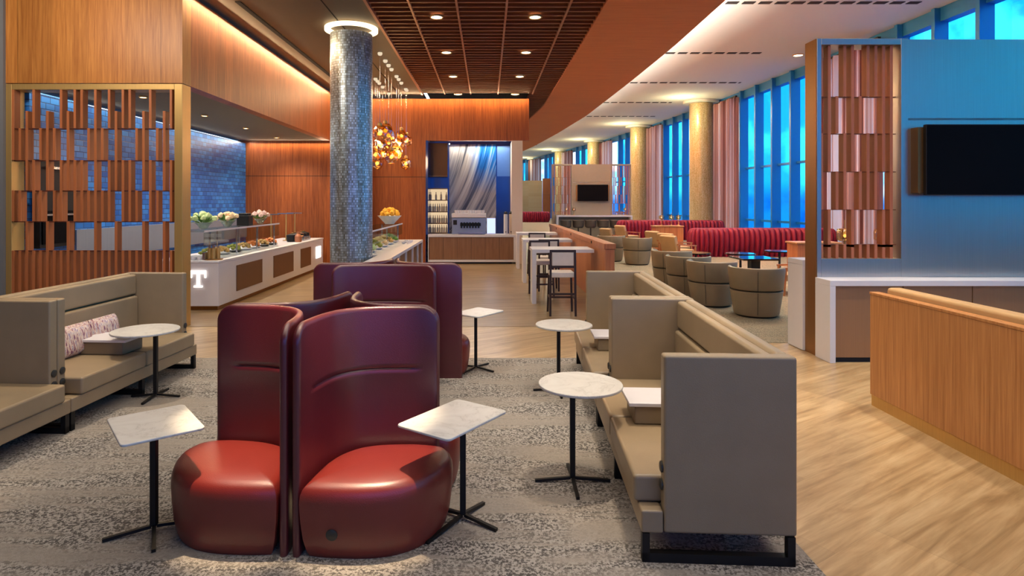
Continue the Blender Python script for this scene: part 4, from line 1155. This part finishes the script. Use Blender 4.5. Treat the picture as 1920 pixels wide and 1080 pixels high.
area('cove_light', (-1.3, 19.08, 5.24), (R(-25), 0, 0), 5.2, .06, 110, (1, .70, .38))
area('cove_light', (-7.16, 14.0, 3.74), (0, R(-20), 0), .06, 8.6, 50, (1, .86, .68))
area('cove_light', (-5.6, 18.33, 3.74), (R(-20), 0, 0), 3.0, .05, 30, (1, .76, .48))
area('cove_light', (-.6, 20.1, 3.84), (R(-20), 0, 0), 2.4, .06, 60, (1, .93, .85))
point('pendant_glow', (-2.4, 16.2, 3.35), 90, (1, .7, .35), .3)
for x, y, p in ((4.7, 5.9, 900), (6.3, 6.2, 900), (4.9, 6.9, 500)): spot('lounge_fill_spot', (x, y, 7.4), p, (1, .84, .64), 44, .8, .1)  # added spots without fixtures, warm the counter under the television
for y in (12, 18, 25, 33, 42, 52): area('ceiling_fill_strip', (interp(outer, y)+.35, y, 5.5), (0, R(155), 0), .3, 7, 1500, (.97, 1, .93))  # added strips without a fixture, brighten the white ceiling from below
for y in (13, 20, 28, 37, 47, 58, 70): 
    x = (interp(outer, y)+interp(wall, y))/2
    spot('lounge_fill_spot', (x-1.5, y, 7.4), 900, NEUT, 110, .9, .15); spot('lounge_fill_spot', (x+2, y, 7.4), 700, NEUT, 110, .9, .15)  # spots added for the lounge floor, no fixtures modelled
for x, y in [(11.8, 33.9), (11.1, 45), (9.75, 56), (7.9, 66.5), (6.0, 78.8)]:
    point('column_fill_light', (x-1.5, y-1.4, 6.6), 150, (1, .86, .5), .1)  # point lamp added to brighten the gold column, no fixture

# sky outside
W = bpy.data.worlds.new('sky'); scene.world = W; W.use_nodes = True; nt = W.node_tree; nt.nodes.clear()
wo = nt.nodes.new('ShaderNodeOutputWorld'); bg = nt.nodes.new('ShaderNodeBackground'); nt.links.new(bg.outputs[0], wo.inputs[0])
tc_ = nt.nodes.new('ShaderNodeTexCoord'); sx_ = nt.nodes.new('ShaderNodeSeparateXYZ'); nt.links.new(tc_.outputs['Generated'], sx_.inputs[0])
nz = nt.nodes.new('ShaderNodeTexNoise'); nt.links.new(tc_.outputs['Generated'], nz.inputs['Vector']); nz.inputs['Scale'].default_value = 13; nz.inputs['Detail'].default_value = 6
rp = nt.nodes.new('ShaderNodeValToRGB'); nt.links.new(nz.outputs['Fac'], rp.inputs[0])
rp.color_ramp.elements[0].position = .44; rp.color_ramp.elements[0].color = (.16, .42, .78, 1); rp.color_ramp.elements[1].position = .58; rp.color_ramp.elements[1].color = (1, 1, 1, 1)
r2 = nt.nodes.new('ShaderNodeValToRGB'); nt.links.new(sx_.outputs[2], r2.inputs[0])
r2.color_ramp.elements[0].position = .0; r2.color_ramp.elements[0].color = (.12, .26, .5, 1); r2.color_ramp.elements[1].position = .03; r2.color_ramp.elements[1].color = (1, 1, 1, 1)
mx = nt.nodes.new('ShaderNodeMix'); mx.data_type = 'RGBA'; mx.blend_type = 'MULTIPLY'; mx.inputs[0].default_value = 1
nt.links.new(rp.outputs[0], mx.inputs[6]); nt.links.new(r2.outputs[0], mx.inputs[7]); nt.links.new(mx.outputs[2], bg.inputs[0]); bg.inputs[1].default_value = 2.6

scene.view_settings.view_transform = 'Standard'
scene.view_settings.look = 'None'
scene.view_settings.exposure = 0
scene.cycles.use_denoising = True
scene.cycles.max_bounces = 8
scene.cycles.transparent_max_bounces = 12
